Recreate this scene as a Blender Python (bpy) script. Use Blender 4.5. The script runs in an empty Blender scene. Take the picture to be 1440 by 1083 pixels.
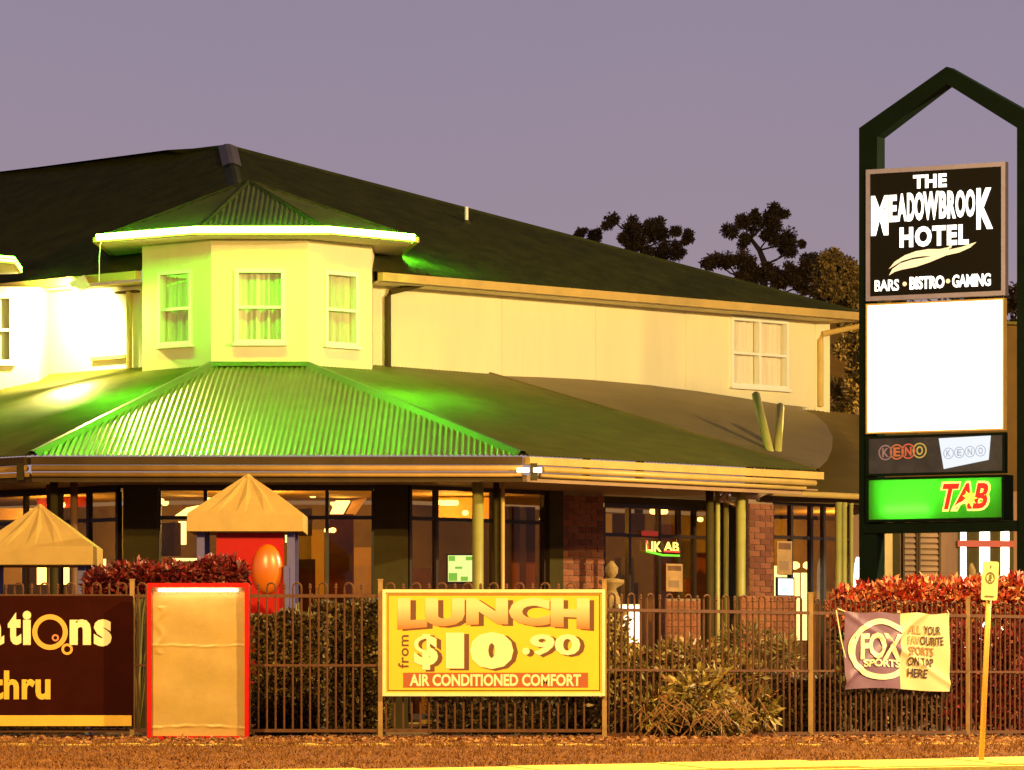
import bpy, math, random
import numpy as np
from mathutils import Vector, Matrix
random.seed(7)
rng = np.random.default_rng(11)
scene = bpy.context.scene
COL = scene.collection

# ------------------------------------------------------------------ camera
K, HC, HV = 6900.0, 0.46, 980.0           # focal length in photo pixels, eye height above the courtyard, horizon row
cam_d = bpy.data.cameras.new('camera'); cam = bpy.data.objects.new('camera', cam_d); COL.objects.link(cam)
cam.location = (0, 0, HC); cam.rotation_euler = (math.radians(90), 0, 0)
cam_d.sensor_width = 36; cam_d.lens = 36 * K / 1440
cam_d.shift_y = (HV - 541.5) / 1440
cam_d.clip_start = 0.5; cam_d.clip_end = 2000
scene.camera = cam

# ------------------------------------------------------------------ dusk sky
world = bpy.data.worlds.new('World'); scene.world = world; world.use_nodes = True
nt = world.node_tree; nt.nodes.clear()
out = nt.nodes.new('ShaderNodeOutputWorld'); bg = nt.nodes.new('ShaderNodeBackground')
tc = nt.nodes.new('ShaderNodeTexCoord'); sep = nt.nodes.new('ShaderNodeSeparateXYZ')
ramp = nt.nodes.new('ShaderNodeValToRGB'); noi = nt.nodes.new('ShaderNodeTexNoise'); mul = nt.nodes.new('ShaderNodeMath'); add = nt.nodes.new('ShaderNodeMath')
noi.inputs['Scale'].default_value = 5; noi.inputs['Detail'].default_value = 5
mul.operation = 'MULTIPLY'; mul.inputs[1].default_value = 0.06; add.operation = 'ADD'
nt.links.new(tc.outputs['Generated'], sep.inputs[0]); nt.links.new(tc.outputs['Generated'], noi.inputs['Vector'])
nt.links.new(noi.outputs[0], mul.inputs[0]); nt.links.new(sep.outputs[2], add.inputs[0]); nt.links.new(mul.outputs[0], add.inputs[1])
nt.links.new(add.outputs[0], ramp.inputs[0]); nt.links.new(ramp.outputs[0], bg.inputs[0]); nt.links.new(bg.outputs[0], out.inputs[0])
cr = ramp.color_ramp
cr.elements[0].position = 0.0; cr.elements[0].color = (.36, .25, .28, 1)
cr.elements[1].position = 1.0; cr.elements[1].color = (.035, .032, .06, 1)
for p, c in ((.085, (.375, .275, .285, 1)), (.125, (.312, .246, .305, 1)), (.17, (.280, .232, .318, 1)), (.30, (.15, .125, .18, 1)), (.55, (.06, .05, .085, 1))):
    e = cr.elements.new(p); e.color = c
bg.inputs[1].default_value = 1.07

vs = scene.view_settings
vs.view_transform = 'Standard'; vs.look = 'None'; vs.exposure = 0; vs.gamma = 1; vs.use_curve_mapping = False
scene.cycles.max_bounces = 6; scene.cycles.diffuse_bounces = 3; scene.cycles.glossy_bounces = 3
scene.cycles.transmission_bounces = 6; scene.cycles.transparent_max_bounces = 12
scene.cycles.sample_clamp_indirect = 4; scene.cycles.use_denoising = True

# ------------------------------------------------------------------ helpers
ORG = {}
def XU(u, Y): return (u - 720) / K * Y
def ZV(v, Y): return HC + (HV - v) / K * Y
def P(u, v, Y): return Vector((XU(u, Y), Y, ZV(v, Y)))

class Frame:
    """a vertical plane: origin in plan, unit right vector r, outward normal n (towards the road)"""
    def __init__(s, p0, p1=None, r=None):
        s.p = Vector((p0[0], p0[1])); d = Vector(r) if r else (Vector(p1) - s.p)
        s.r = d.normalized(); s.n = Vector((s.r.y, -s.r.x)); s.len = d.length
    def hit(s, u, v=HV):
        k = (u - 720) / K; a = (k * s.p.y - s.p.x) / (s.r.x - k * s.r.y); t = s.p.y + a * s.r.y
        return a, HC + (HV - v) / K * t
    def at(s, x, z, o=0.0):
        q = s.p + s.r * x + s.n * o
        return Vector((q.x, q.y, z))
    def rect(s, u0, v0, u1, v1):
        um, vm = (u0 + u1) / 2, (v0 + v1) / 2
        return s.hit(u0)[0], s.hit(um, v1)[1], s.hit(u1)[0], s.hit(um, v0)[1]

class MB:
    def __init__(s): s.v = []; s.f = []; s.smooth = False
    def add(s, vs, fs):
        b = len(s.v); s.v += [tuple(q) for q in vs]; s.f += [tuple(i + b for i in f) for f in fs]; return s
    def quad(s, *p): return s.add(p, [tuple(range(len(p)))])
    def hexa(s, a, b):
        """a: 4 points, b: 4 matching points"""
        return s.add(list(a) + list(b), [(3, 2, 1, 0), (4, 5, 6, 7), (0, 1, 5, 4), (1, 2, 6, 5), (2, 3, 7, 6), (3, 0, 4, 7)])
    def box(s, x0, y0, z0, x1, y1, z1):
        return s.hexa([(x0, y0, z0), (x1, y0, z0), (x1, y1, z0), (x0, y1, z0)], [(x0, y0, z1), (x1, y0, z1), (x1, y1, z1), (x0, y1, z1)])
    def fbox(s, fr, x0, z0, x1, z1, o0, o1):
        A = fr.at
        return s.hexa([A(x0, z0, o1), A(x1, z0, o1), A(x1, z0, o0), A(x0, z0, o0)], [A(x0, z1, o1), A(x1, z1, o1), A(x1, z1, o0), A(x0, z1, o0)])
    def prism(s, poly, d):
        n = len(poly); d = Vector(d); a = [Vector(q) for q in poly]
        return s.add(a + [q + d for q in a], [tuple(range(n))[::-1], tuple(range(n, 2 * n))] + [(i, (i + 1) % n, n + (i + 1) % n, n + i) for i in range(n)])
    def beam(s, p0, p1, w, h, up=(0, 0, 1)):
        p0, p1 = Vector(p0), Vector(p1); d = (p1 - p0).normalized(); up = Vector(up)
        sd = d.cross(up).normalized() * w / 2; u2 = sd.cross(d).normalized() * h / 2
        return s.hexa([p0 - sd - u2, p0 + sd - u2, p0 + sd + u2, p0 - sd + u2], [p1 - sd - u2, p1 + sd - u2, p1 + sd + u2, p1 - sd + u2])
    def tube(s, pts, r, n=8, r1=None):
        pts = [Vector(q) for q in pts]; m = len(pts); rings = []
        for i, q in enumerate(pts):
            d = (pts[min(i + 1, m - 1)] - pts[max(i - 1, 0)]).normalized()
            a = d.cross(Vector((0, 0, 1)) if abs(d.z) < .9 else Vector((1, 0, 0))).normalized(); b = a.cross(d)
            rr = r if r1 is None else r + (r1 - r) * i / (m - 1)
            rings.append([q + (a * math.cos(2 * math.pi * k / n) + b * math.sin(2 * math.pi * k / n)) * rr for k in range(n)])
        vsx = [q for R in rings for q in R]
        fs = [(i * n + k, i * n + (k + 1) % n, (i + 1) * n + (k + 1) % n, (i + 1) * n + k) for i in range(m - 1) for k in range(n)]
        fs += [tuple(range(n))[::-1], tuple((m - 1) * n + k for k in range(n))]
        return s.add(vsx, fs)
    def lathe(s, c, prof, n=16):
        c = Vector(c); vsx = []; fs = []
        for (r, z) in prof:
            vsx += [c + Vector((r * math.cos(2 * math.pi * k / n), r * math.sin(2 * math.pi * k / n), z)) for k in range(n)]
        for i in range(len(prof) - 1):
            fs += [(i * n + k, i * n + (k + 1) % n, (i + 1) * n + (k + 1) % n, (i + 1) * n + k) for k in range(n)]
        fs += [tuple(range(n))[::-1], tuple((len(prof) - 1) * n + k for k in range(n))]
        return s.add(vsx, fs)
    def build(s, name, mat, parent=None, kind=None, smooth=False):
        a = np.array(s.v, dtype=float)
        lo, hi = a.min(0), a.max(0); org = Vector(((lo[0] + hi[0]) / 2, (lo[1] + hi[1]) / 2, lo[2]))
        me = bpy.data.meshes.new(name); me.from_pydata((a - np.array(org)).tolist(), [], s.f)
        if mat: me.materials.append(mat)
        if smooth: me.polygons.foreach_set('use_smooth', [True] * len(me.polygons))
        me.update()
        return link(name, me, org, parent, kind)

def link(name, me, org, parent=None, kind=None, rotz=0):
    o = bpy.data.objects.new(name, me); COL.objects.link(o); org = Vector(org); ORG[o.name] = org
    if parent: o.parent = parent; o.location = org - ORG[parent.name]
    else: o.location = org
    o.rotation_euler.z = rotz
    if kind: o['kind'] = kind
    return o
def thing(name, loc, label, cat, group=None):
    o = link(name, None, loc); return tag(o, label, cat, group)
def part_empty(name, loc, parent): return link(name, None, loc, parent)
def tag(o, label, cat, group=None):
    o['label'] = label; o['category'] = cat
    if group: o['group'] = group
    return o

# ------------------------------------------------------------------ materials
def mat(name, col, rough=.6, metal=0., var=.0, scale=6., bump=0., bscale=40., emit=None, es=0., col2=None, spec=.5, streak=False, island=None):
    m = bpy.data.materials.new(name); m.use_nodes = True; n = m.node_tree.nodes; l = m.node_tree.links
    b = n['Principled BSDF']; b.inputs['Roughness'].default_value = rough; b.inputs['Metallic'].default_value = metal
    b.inputs['Specular IOR Level'].default_value = spec
    c = (*col, 1); b.inputs['Base Color'].default_value = c
    tcx = n.new('ShaderNodeTexCoord')
    if island:                     # each leaf its own shade
        g = n.new('ShaderNodeNewGeometry'); r = n.new('ShaderNodeValToRGB')
        l.new(g.outputs['Random Per Island'], r.inputs[0]); l.new(r.outputs[0], b.inputs['Base Color'])
        els = r.color_ramp.elements
        els[0].color = (*island[0], 1); els[1].color = (*island[-1], 1)
        for i in range(1, len(island) - 1):
            e = els.new(i / (len(island) - 1)); e.color = (*island[i], 1)
    elif var or col2:
        x = n.new('ShaderNodeTexNoise'); x.inputs['Scale'].default_value = scale; x.inputs['Detail'].default_value = 6; x.inputs['Roughness'].default_value = .65
        if streak:
            mp = n.new('ShaderNodeMapping'); mp.inputs['Scale'].default_value = (1, 1, .12); l.new(tcx.outputs['Object'], mp.inputs[0]); l.new(mp.outputs[0], x.inputs['Vector'])
        else: l.new(tcx.outputs['Object'], x.inputs['Vector'])
        r = n.new('ShaderNodeValToRGB'); r.color_ramp.elements[0].position = .32; r.color_ramp.elements[1].position = .68
        c2 = col2 or tuple(k * (1 - var) for k in col)
        r.color_ramp.elements[0].color = (*c2, 1); r.color_ramp.elements[1].color = (*(col if col2 else tuple(min(1, k * (1 + var)) for k in col)), 1)
        l.new(x.outputs[0], r.inputs[0]); l.new(r.outputs[0], b.inputs['Base Color'])
    if bump:
        x = n.new('ShaderNodeTexNoise'); x.inputs['Scale'].default_value = bscale; x.inputs['Detail'].default_value = 5
        l.new(tcx.outputs['Object'], x.inputs['Vector']); bp = n.new('ShaderNodeBump'); bp.inputs['Strength'].default_value = bump; bp.inputs['Distance'].default_value = .02
        l.new(x.outputs[0], bp.inputs['Height']); l.new(bp.outputs[0], b.inputs['Normal'])
    if emit:
        b.inputs['Emission Color'].default_value = (*emit, 1); b.inputs['Emission Strength'].default_value = es
    return m
def glass(name, tint=(.9, .9, .9), refl=.12):
    m = bpy.data.materials.new(name); m.use_nodes = True; n = m.node_tree.nodes; l = m.node_tree.links; n.clear()
    o = n.new('ShaderNodeOutputMaterial'); t = n.new('ShaderNodeBsdfTransparent'); g = n.new('ShaderNodeBsdfGlossy'); x = n.new('ShaderNodeMixShader')
    t.inputs[0].default_value = (*tint, 1); g.inputs['Roughness'].default_value = .03; x.inputs[0].default_value = refl
    l.new(t.outputs[0], x.inputs[1]); l.new(g.outputs[0], x.inputs[2]); l.new(x.outputs[0], o.inputs[0]); return m
def translucent(name, col):
    m = bpy.data.materials.new(name); m.use_nodes = True; n = m.node_tree.nodes; l = m.node_tree.links; n.clear()
    o = n.new('ShaderNodeOutputMaterial'); t = n.new('ShaderNodeBsdfTranslucent'); g = n.new('ShaderNodeBsdfDiffuse'); x = n.new('ShaderNodeMixShader')
    t.inputs[0].default_value = (*col, 1); g.inputs[0].default_value = (*col, 1); x.inputs[0].default_value = .12
    l.new(t.outputs[0], x.inputs[1]); l.new(g.outputs[0], x.inputs[2]); l.new(x.outputs[0], o.inputs[0]); return m

M = dict(
    cream=mat('cream_render', (.80, .70, .42), .75, var=.055, scale=1.6, bump=.15, bscale=60, streak=True),
    white=mat('white_paint', (.82, .80, .66), .45, var=.04),
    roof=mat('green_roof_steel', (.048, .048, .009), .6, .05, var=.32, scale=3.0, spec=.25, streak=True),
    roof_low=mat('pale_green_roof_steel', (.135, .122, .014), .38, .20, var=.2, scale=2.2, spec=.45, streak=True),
    roof_bell=mat('olive_roof_steel', (.16, .105, .025), .5, .1, var=.2, scale=.9),
    roof_t=mat('neon_glow_roof_steel', (.12, .13, .03), .5, .1, var=.2, scale=2),  # paler than the main roof: green neon glow put into the colour
    capping=mat('green_ridge_capping', (.10, .12, .03), .4, .3, var=.1),
    cap_pale=mat('sky_toned_ridge_capping', (.22, .18, .17), .5, .3, var=.15),  # pale tone of the sky's reflection put into the capping colour
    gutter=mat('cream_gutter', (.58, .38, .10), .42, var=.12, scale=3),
    gutter_f=mat('shaded_cream_gutter', (.46, .25, .06), .5, var=.15, scale=3, spec=.2),  # darker copy of the cream gutter, shade of the front put into the colour
    gutter_dark=mat('brown_and_shaded_gutter', (.085, .05, .018), .65, spec=.12, var=.15, scale=3),  # on the front gutter the shade is put into this brown
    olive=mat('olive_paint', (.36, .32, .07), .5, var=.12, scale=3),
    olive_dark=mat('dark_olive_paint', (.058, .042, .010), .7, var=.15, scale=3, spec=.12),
    frame_dark=mat('dark_brown_aluminium', (.035, .018, .010), .4),
    soffit=mat('soffit_lining', (.34, .20, .10), .7, var=.1, scale=2),
    brick=mat('red_brick', (.30, .10, .045), .85, var=.25, scale=9, bump=.5, bscale=50),
    brick_d=mat('dark_red_brick', (.20, .06, .03), .85, var=.25, scale=9, bump=.5, bscale=50),
    mortar=mat('mortar', (.30, .20, .12), .95, var=.2, scale=20),
    glass=glass('window_glass', (.82, .66, .38), .03),
    glass_up=glass('upper_window_glass', (.97, .97, .95), .035),
    curt_g=mat('grey_green_curtain', (.62, .60, .32), .8, var=.2, scale=5, streak=True),
    curt_p=mat('pinkish_white_curtain', (.88, .76, .58), .8, var=.04, scale=5, streak=True),
    fencem=mat('bronze_fence_paint', (.115, .045, .020), .6, var=.25, scale=12, spec=.25),
    postm=mat('yellowish_fence_post_paint', (.34, .20, .07), .5, var=.2, scale=8),
    black=mat('black_paint', (.012, .013, .014), .45),
    pylon=mat('dark_green_black_paint', (.004, .009, .006), .7, var=.2, scale=3, spec=.05),
    alu=mat('sky_tinted_aluminium', (.32, .28, .42), .4, .5, var=.08),  # lilac of the reflected sky put into the base colour
    plastic_y=mat('golden_moulded_plastic', (.62, .39, .11), .6, var=.10, scale=3, bump=.05),
    blue=mat('blue_violet_steel', (.13, .11, .34), .5, var=.15, scale=5),
    red=mat('red_plastic', (.52, .004, .002), .45, spec=.2, var=.08, scale=3),
    red_frame=mat('red_painted_frame', (.55, .005, .003), .5, spec=.2, var=.15, scale=8),
    dirt=mat('bare_earth', (.14, .06, .022), .95, col2=(.07, .03, .012), scale=9, bump=.6, bscale=30),
    verge=mat('dry_verge_soil', (.22, .075, .012), .95, col2=(.10, .030, .006), scale=5, bump=.9, bscale=35),
    concrete=mat('footpath_concrete', (.66, .47, .12), .85, var=.12, scale=6, bump=.3, bscale=50),
    asphalt=mat('asphalt', (.055, .05, .048), .9, var=.25, scale=30, bump=.5, bscale=90),
    paving=mat('courtyard_paving', (.20, .12, .07), .85, var=.25, scale=3),
    room_wall=mat('interior_wall_paint', (.32, .25, .07), .8, var=.25, scale=1.2),
    room_ceil=mat('interior_ceiling_paint', (.62, .48, .28), .8, var=.08),
    room_floor=mat('interior_carpet', (.12, .05, .03), .95, var=.3, scale=4),
    bulkhead=mat('yellow_bulkhead_plaster', (.75, .52, .16), .7, var=.05),
    urn=mat('weathered_stone', (.30, .19, .07), .9, var=.35, scale=9, bump=.6),
    wood=mat('brown_timber', (.20, .09, .035), .6, var=.3, scale=4, streak=True),
    redband=mat('dark_red_panel', (.35, .03, .015), .5),
    bark=mat('gum_bark', (.10, .07, .045), .9, var=.3, scale=4),
    leaf_gum=mat('gum_leaves', (.05, .05, .02), .6, island=[(.07, .04, .010), (.13, .078, .018), (.21, .125, .028)]),
    leaf_gold=mat('lamplit_gum_leaves', (.05, .05, .02), .6, island=[(.08, .055, .015), (.16, .11, .03), (.26, .17, .04)]),  # golden lamp light put into the leaf colours
    leaf_red=mat('red_cordyline_leaves', (.4, .03, .02), .45, island=[(.10, .006, .010), (.42, .02, .012), (.70, .07, .02), (.80, .40, .16), (.30, .015, .012)]),
    leaf_maroon=mat('maroon_leaves', (.4, .03, .02), .4, island=[(.05, .006, .010), (.16, .012, .016), (.28, .02, .018), (.30, .09, .05)]),
    leaf_hedge=mat('hedge_leaves', (.06, .06, .02), .5, island=[(.022, .010, .003), (.08, .042, .010), (.18, .12, .020)]),
    leaf_dark=mat('dark_hedge_leaves', (.06, .06, .02), .5, island=[(.02, .012, .006), (.05, .03, .012), (.09, .05, .018)]),
    leaf_shrub=mat('straw_coloured_shrub_leaves', (.2, .14, .05), .5, island=[(.07, .04, .010), (.20, .15, .03), (.32, .25, .05), (.24, .09, .025), (.48, .36, .11)]),
    grass=mat('dry_grass_blades', (.2, .12, .04), .8, island=[(.11, .035, .006), (.21, .075, .010), (.32, .135, .016)]),
    litter=mat('leaf_litter', (.2, .08, .03), .9, island=[(.14, .04, .015), (.30, .12, .04), (.46, .24, .09)]),
    neon=mat('green_neon_tube', (.1, .8, .1), .3, emit=(.13, 1, .022), es=180),
    neon2=mat('green_neon_tube_far', (.1, .8, .1), .3, emit=(.14, 1, .03), es=30),
    lit_white=mat('lit_white_sign_face', (.8, .8, .8), .4, emit=(1, .93, .70), es=2.6),
    lit_letter=mat('lit_white_letters', (.8, .8, .8), .4, emit=(.95, 1, .98), es=1.7),
    cream_letter=mat('dim_glowing_cream_letters', (.8, .76, .6), .4, emit=(1, .95, .75), es=.45),  # emblem and dots get a dim glow by emission
    sod=mat('sodium_lamp_glass', (.8, .6, .2), .4, emit=(1, .62, .2), es=25),
    warm=mat('warm_lamp_glass', (.8, .7, .5), .4, emit=(1, .80, .45), es=7),
    cool=mat('cool_white_light', (.8, .8, .8), .4, emit=(.9, 1, .95), es=3.2),
    orange_lit=mat('dim_backlit_panel', (.7, .5, .3), .6, emit=(1, .55, .15), es=.28),
)

# ------------------------------------------------------------------ street lights (real lamps standing outside the frame)
SOD = (1.0, .64, .17)
def point(name, loc, col, power, r=.12, parent=None):
    d = bpy.data.lights.new(name, 'POINT'); d.color = col; d.energy = power; d.shadow_soft_size = r
    o = bpy.data.objects.new(name, d); COL.objects.link(o); o.location = Vector(loc) - (ORG[parent.name] if parent else Vector())
    if parent: o.parent = parent
    return o
def street_lamp(x, y, z0, h, power, label, aim, col=SOD):
    t = thing('street_lamp', (x, y, z0), label, 'street lamp', 'street lamps along the road and car park')
    p = MB().tube([(x, y, z0), (x, y, z0 + h * .5), (x, y, z0 + h)], .09, 10, .05); p.build('pole', M['alu'], t)
    a = Vector(aim).normalized() * 1.4
    MB().tube([(x, y, z0 + h - .05), (x + a.x * .5, y + a.y * .5, z0 + h + .18), (x + a.x, y + a.y, z0 + h + .2)], .035, 8).build('arm', M['alu'], t)
    hx, hy, hz = x + a.x, y + a.y, z0 + h + .2
    MB().prism([(hx - .16, hy - .16, hz), (hx + .16, hy - .16, hz), (hx + .16, hy + .16, hz), (hx - .16, hy + .16, hz)], (0, 0, .14)).build('lamp_head', M['alu'], t)
    MB().lathe((hx, hy, hz - .09), [(.05, 0), (.11, .04), (.12, .085)], 12).build('lamp_glass', M['sod'], t, smooth=True)
    point('lamp_light', (hx, hy, hz - .32), col, power, .14, t)
street_lamp(-7.5, 41.5, -.35, 8.6, 9000, 'sodium street lamp left of the view on the footpath edge', (.7, .2))
street_lamp(8.0, 43.5, -.25, 8.8, 10600, 'sodium street lamp right of the view near the bus stop pole', (-.6, .2))
street_lamp(17.5, 56, 0, 9.0, 21000, 'car park lamp facing the right wing of the hotel', (-1, .4), (1, .75, .34))
street_lamp(12.5, 86, 0, 8.0, 4000, 'rear car park lamp beside the gum trees', (-1, .3), (1, .58, .12))

# ------------------------------------------------------------------ ground
def zg(y): return 0.0 if y >= 52 else -(52 - y) * .0317
g = MB(); g.quad((-400, 52, 0), (400, 52, 0), (400, 900, 0), (-400, 900, 0)); g.build('ground', M['dirt'], kind='structure')
# kerb line runs slightly oblique: through (-1.45,45) and (4.9,47.5)
kd = Vector((6.35, 2.5)).normalized(); kn = Vector((kd.y, -kd.x)); k0 = Vector((-1.45, 45.0))
def kp(a, o, dz=0.0):
    q = k0 + kd * a + kn * o; return Vector((q.x, q.y, -(52 - q.y) * .0317 + dz))
L = 220
v = MB(); a0, b0 = kp(-L, 0), kp(17.8, 0)
v.quad(a0, kp(17.5, 0), (kp(17.5, 0).x, 52, 0), (a0.x, 52, 0)); v.build('grass_verge', M['verge'], kind='structure')
v = MB(); v.prism([kp(-L, 0, .004), kp(-L, 1.35, .004), kp(L, 1.35, .004), kp(L, 0, .004)], (0, 0, -.12)); FP = v.build('footpath', M['mortar'], kind='structure')
for i in range(-9, 12):
    sl_ = MB().prism([kp(i * 1.5 + .008, .012, .008), kp(i * 1.5 + .008, 1.34, .008), kp(i * 1.5 + 1.492, 1.34, .008), kp(i * 1.5 + 1.492, .012, .008)], (0, 0, .012 + .006 * ((i * 7) % 3)))
    sl_.build('slab', M['concrete'], FP)
v = MB(); v.prism([kp(-L, 1.352, .012), kp(-L, 1.50, .012), kp(L, 1.50, .012), kp(L, 1.352, .012)], (0, 0, -.30)); v.build('kerb', M['concrete'], kind='structure')
v = MB(); v.quad(kp(-L, 1.5, -.13), kp(-L, 190, -.13), kp(L, 190, -.13), kp(L, 1.5, -.13)); v.build('road', M['asphalt'], kind='structure')
# broken concrete edging strip in front of the fence
def strip_mesh(x0, x1, y, w, h, seed):
    r = random.Random(seed); m = MB(); n = int((x1 - x0) / .12); pr = None
    for i in range(n + 1):
        x = x0 + (x1 - x0) * i / n; yy = y + r.uniform(-.025, .025); zz = zg(yy) + h + r.uniform(-.012, .006)
        ring = [(x, yy, zz - .1), (x, yy - w * .1, zz - .01), (x, yy + w * .3, zz), (x, yy + w, zz - .01), (x, yy + w + .02, zz - .1)]
        if pr: m.add(pr + ring, [(j, j + 1, 6 + j, 5 + j) for j in range(4)])
        pr = ring
    return m
strip_mesh(-7, 3.2, 50.6, .16, .022, 3).build('garden_edging', M['concrete'], kind='structure')
strip_mesh(3.4, 9, 50.9, .18, .02, 4).build('garden_edging', M['concrete'], kind='structure')
g = MB(); g.box(-9, 60.5, -.05, 9, 96, .03); g.build('courtyard_paving', M['paving'], kind='structure')

# ------------------------------------------------------------------ foliage tools
def leaf_arrays(cs, dirs, L_, W_, bend=.25):
    n = len(cs); dirs = dirs / np.linalg.norm(dirs, axis=1, keepdims=True)
    t = rng.normal(size=(n, 3)); sd = np.cross(dirs, t); sd /= np.linalg.norm(sd, axis=1, keepdims=True) + 1e-9
    nr = np.cross(sd, dirs); L_ = L_[:, None]; W_ = W_[:, None]
    p0 = cs; pm = cs + dirs * L_ * .5 + nr * L_ * bend * .5; p1 = cs + dirs * L_
    V = np.stack([p0, pm + sd * W_ * .5, p1, pm - sd * W_ * .5], 1).reshape(-1, 3)
    idx = np.arange(n)[:, None] * 4
    F = np.concatenate([idx + 0, idx + 1, idx + 2, idx + 3], 1)
    return V, F
def leaf_obj(name, V, F, m, parent=None, kind='stuff'):
    lo, hi = V.min(0), V.max(0); org = Vector(((lo[0] + hi[0]) / 2, (lo[1] + hi[1]) / 2, lo[2]))
    me = bpy.data.meshes.new(name); V2 = V - np.array(org)
    me.vertices.add(len(V2)); me.vertices.foreach_set('co', V2.ravel())
    me.loops.add(F.size); me.loops.foreach_set('vertex_index', F.ravel().astype(np.int32))
    me.polygons.add(len(F)); me.polygons.foreach_set('loop_start', np.arange(0, F.size, 4, dtype=np.int32)); me.polygons.foreach_set('loop_total', np.full(len(F), 4, dtype=np.int32))
    me.materials.append(m); me.update(calc_edges=True); me.validate()
    return link(name, me, org, parent, kind)
def blob(c, r, n, size, shell=.55, up=.3, aspect=.45):
    d = rng.normal(size=(n, 3)); d /= np.linalg.norm(d, axis=1, keepdims=True)
    rad = (shell + (1 - shell) * rng.random(n))[:, None]
    cs = np.array(c) + d * rad * np.array(r)
    dr = d + rng.normal(size=(n, 3)) * .7 + np.array([0, 0, up])
    L_ = size * (.6 + .8 * rng.random(n)); return leaf_arrays(cs, dr, L_, L_ * aspect)
def boxfill(x0, y0, z0, x1, y1, z1, n, size, aspect=.5, up=.3, surf=True):
    cs = np.stack([rng.uniform(x0, x1, n), rng.uniform(y0, y1, n), rng.uniform(z0, z1, n)], 1)
    dr = rng.normal(size=(n, 3))
    if surf:   # most leaves near the clipped surfaces
        k = rng.random(n); f = k < .5; cs[f, 1] = y0 + rng.random(f.sum()) * .08; dr[f, 1] -= .8
        t = k > .72; cs[t, 2] = z1 - rng.random(t.sum()) * .07; dr[t, 2] += .8
        cs[:, 2] += .03 * np.sin(cs[:, 0] * 7) + .02 * np.sin(cs[:, 0] * 17)
    dr[:, 2] += up
    L_ = size * (.6 + .8 * rng.random(n)); return leaf_arrays(cs, dr, L_, L_ * aspect)
def merge(parts):
    V = np.concatenate([p[0] for p in parts]); o = 0; Fs = []
    for p in parts: Fs.append(p[1] + o); o += len(p[0])
    return V, np.concatenate(Fs)

# ------------------------------------------------------------------ lettering
def text_geom(body, bold=.0, spacing=1.0, res=3, depth=0.0):
    cu = bpy.data.curves.new('t', 'FONT'); cu.body = body; cu.size = 1; cu.offset = bold; cu.space_character = spacing; cu.resolution_u = res
    cu.extrude = depth
    o = bpy.data.objects.new('t', cu); COL.objects.link(o); dg = bpy.context.evaluated_depsgraph_get()
    me = bpy.data.meshes.new_from_object(o.evaluated_get(dg))
    vsx = [tuple(q.co) for q in me.vertices]; fs = [tuple(p.vertices) for p in me.polygons]
    bpy.data.objects.remove(o); bpy.data.curves.remove(cu); bpy.data.meshes.remove(me)
    return vsx, fs
def lettering(fr, body, rect, m, parent, off, bold=.02, spacing=1.0, warp=None, shear=0., thick=.006, name='lettering', rot=0, depth_world=None):
    x0, z0, x1, z1 = rect
    vsx, fs = text_geom(body, bold, spacing, depth=.01)
    xs = [q[0] for q in vsx]; ys = [q[1] for q in vsx]; ax, bx, ay, by = min(xs), max(xs), min(ys), max(ys)
    mb = MB(); pts = []
    for q in vsx:
        a = (q[0] - ax) / (bx - ax); b = (q[1] - ay) / (by - ay)
        if rot: a, b = 1 - b, a
        if warp: a, b = warp(a, b)
        a += shear * (b - .5)
        pts.append(fr.at(x0 + a * (x1 - x0), z0 + b * (z1 - z0), off + (thick if q[2] > 0 else 0)))
    mb.add(pts, fs); return mb.build(name, m, parent)
def ring_geom(fr, cx, cz, r_out, r_in, off, th=.006, n=32, sy=1.0, clip=None, a0=0, a1=2 * math.pi):
    mb = MB(); seg = []
    for i in range(n + 1):
        a = a0 + (a1 - a0) * i / n; seg.append((math.cos(a), math.sin(a)))
    def cl(x): return min(x, clip) if clip is not None else x
    for i in range(n):
        (c0, s0), (c1, s1) = seg[i], seg[i + 1]
        q = [(cl(cx + c0 * r_in), cz + s0 * r_in * sy), (cl(cx + c0 * r_out), cz + s0 * r_out * sy), (cl(cx + c1 * r_out), cz + s1 * r_out * sy), (cl(cx + c1 * r_in), cz + s1 * r_in * sy)]
        if clip is not None and all(p[0] >= clip - 1e-6 for p in q): continue
        mb.hexa([fr.at(x, z, off) for x, z in q], [fr.at(x, z, off + th) for x, z in q])
    return mb
def disc_geom(fr, cx, cz, r, off, th=.006, n=28, sy=1.0):
    return MB().prism([fr.at(cx + math.cos(2 * math.pi * i / n) * r, cz + math.sin(2 * math.pi * i / n) * r * sy, off) for i in range(n)], fr.n.to_3d() * th)

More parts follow.
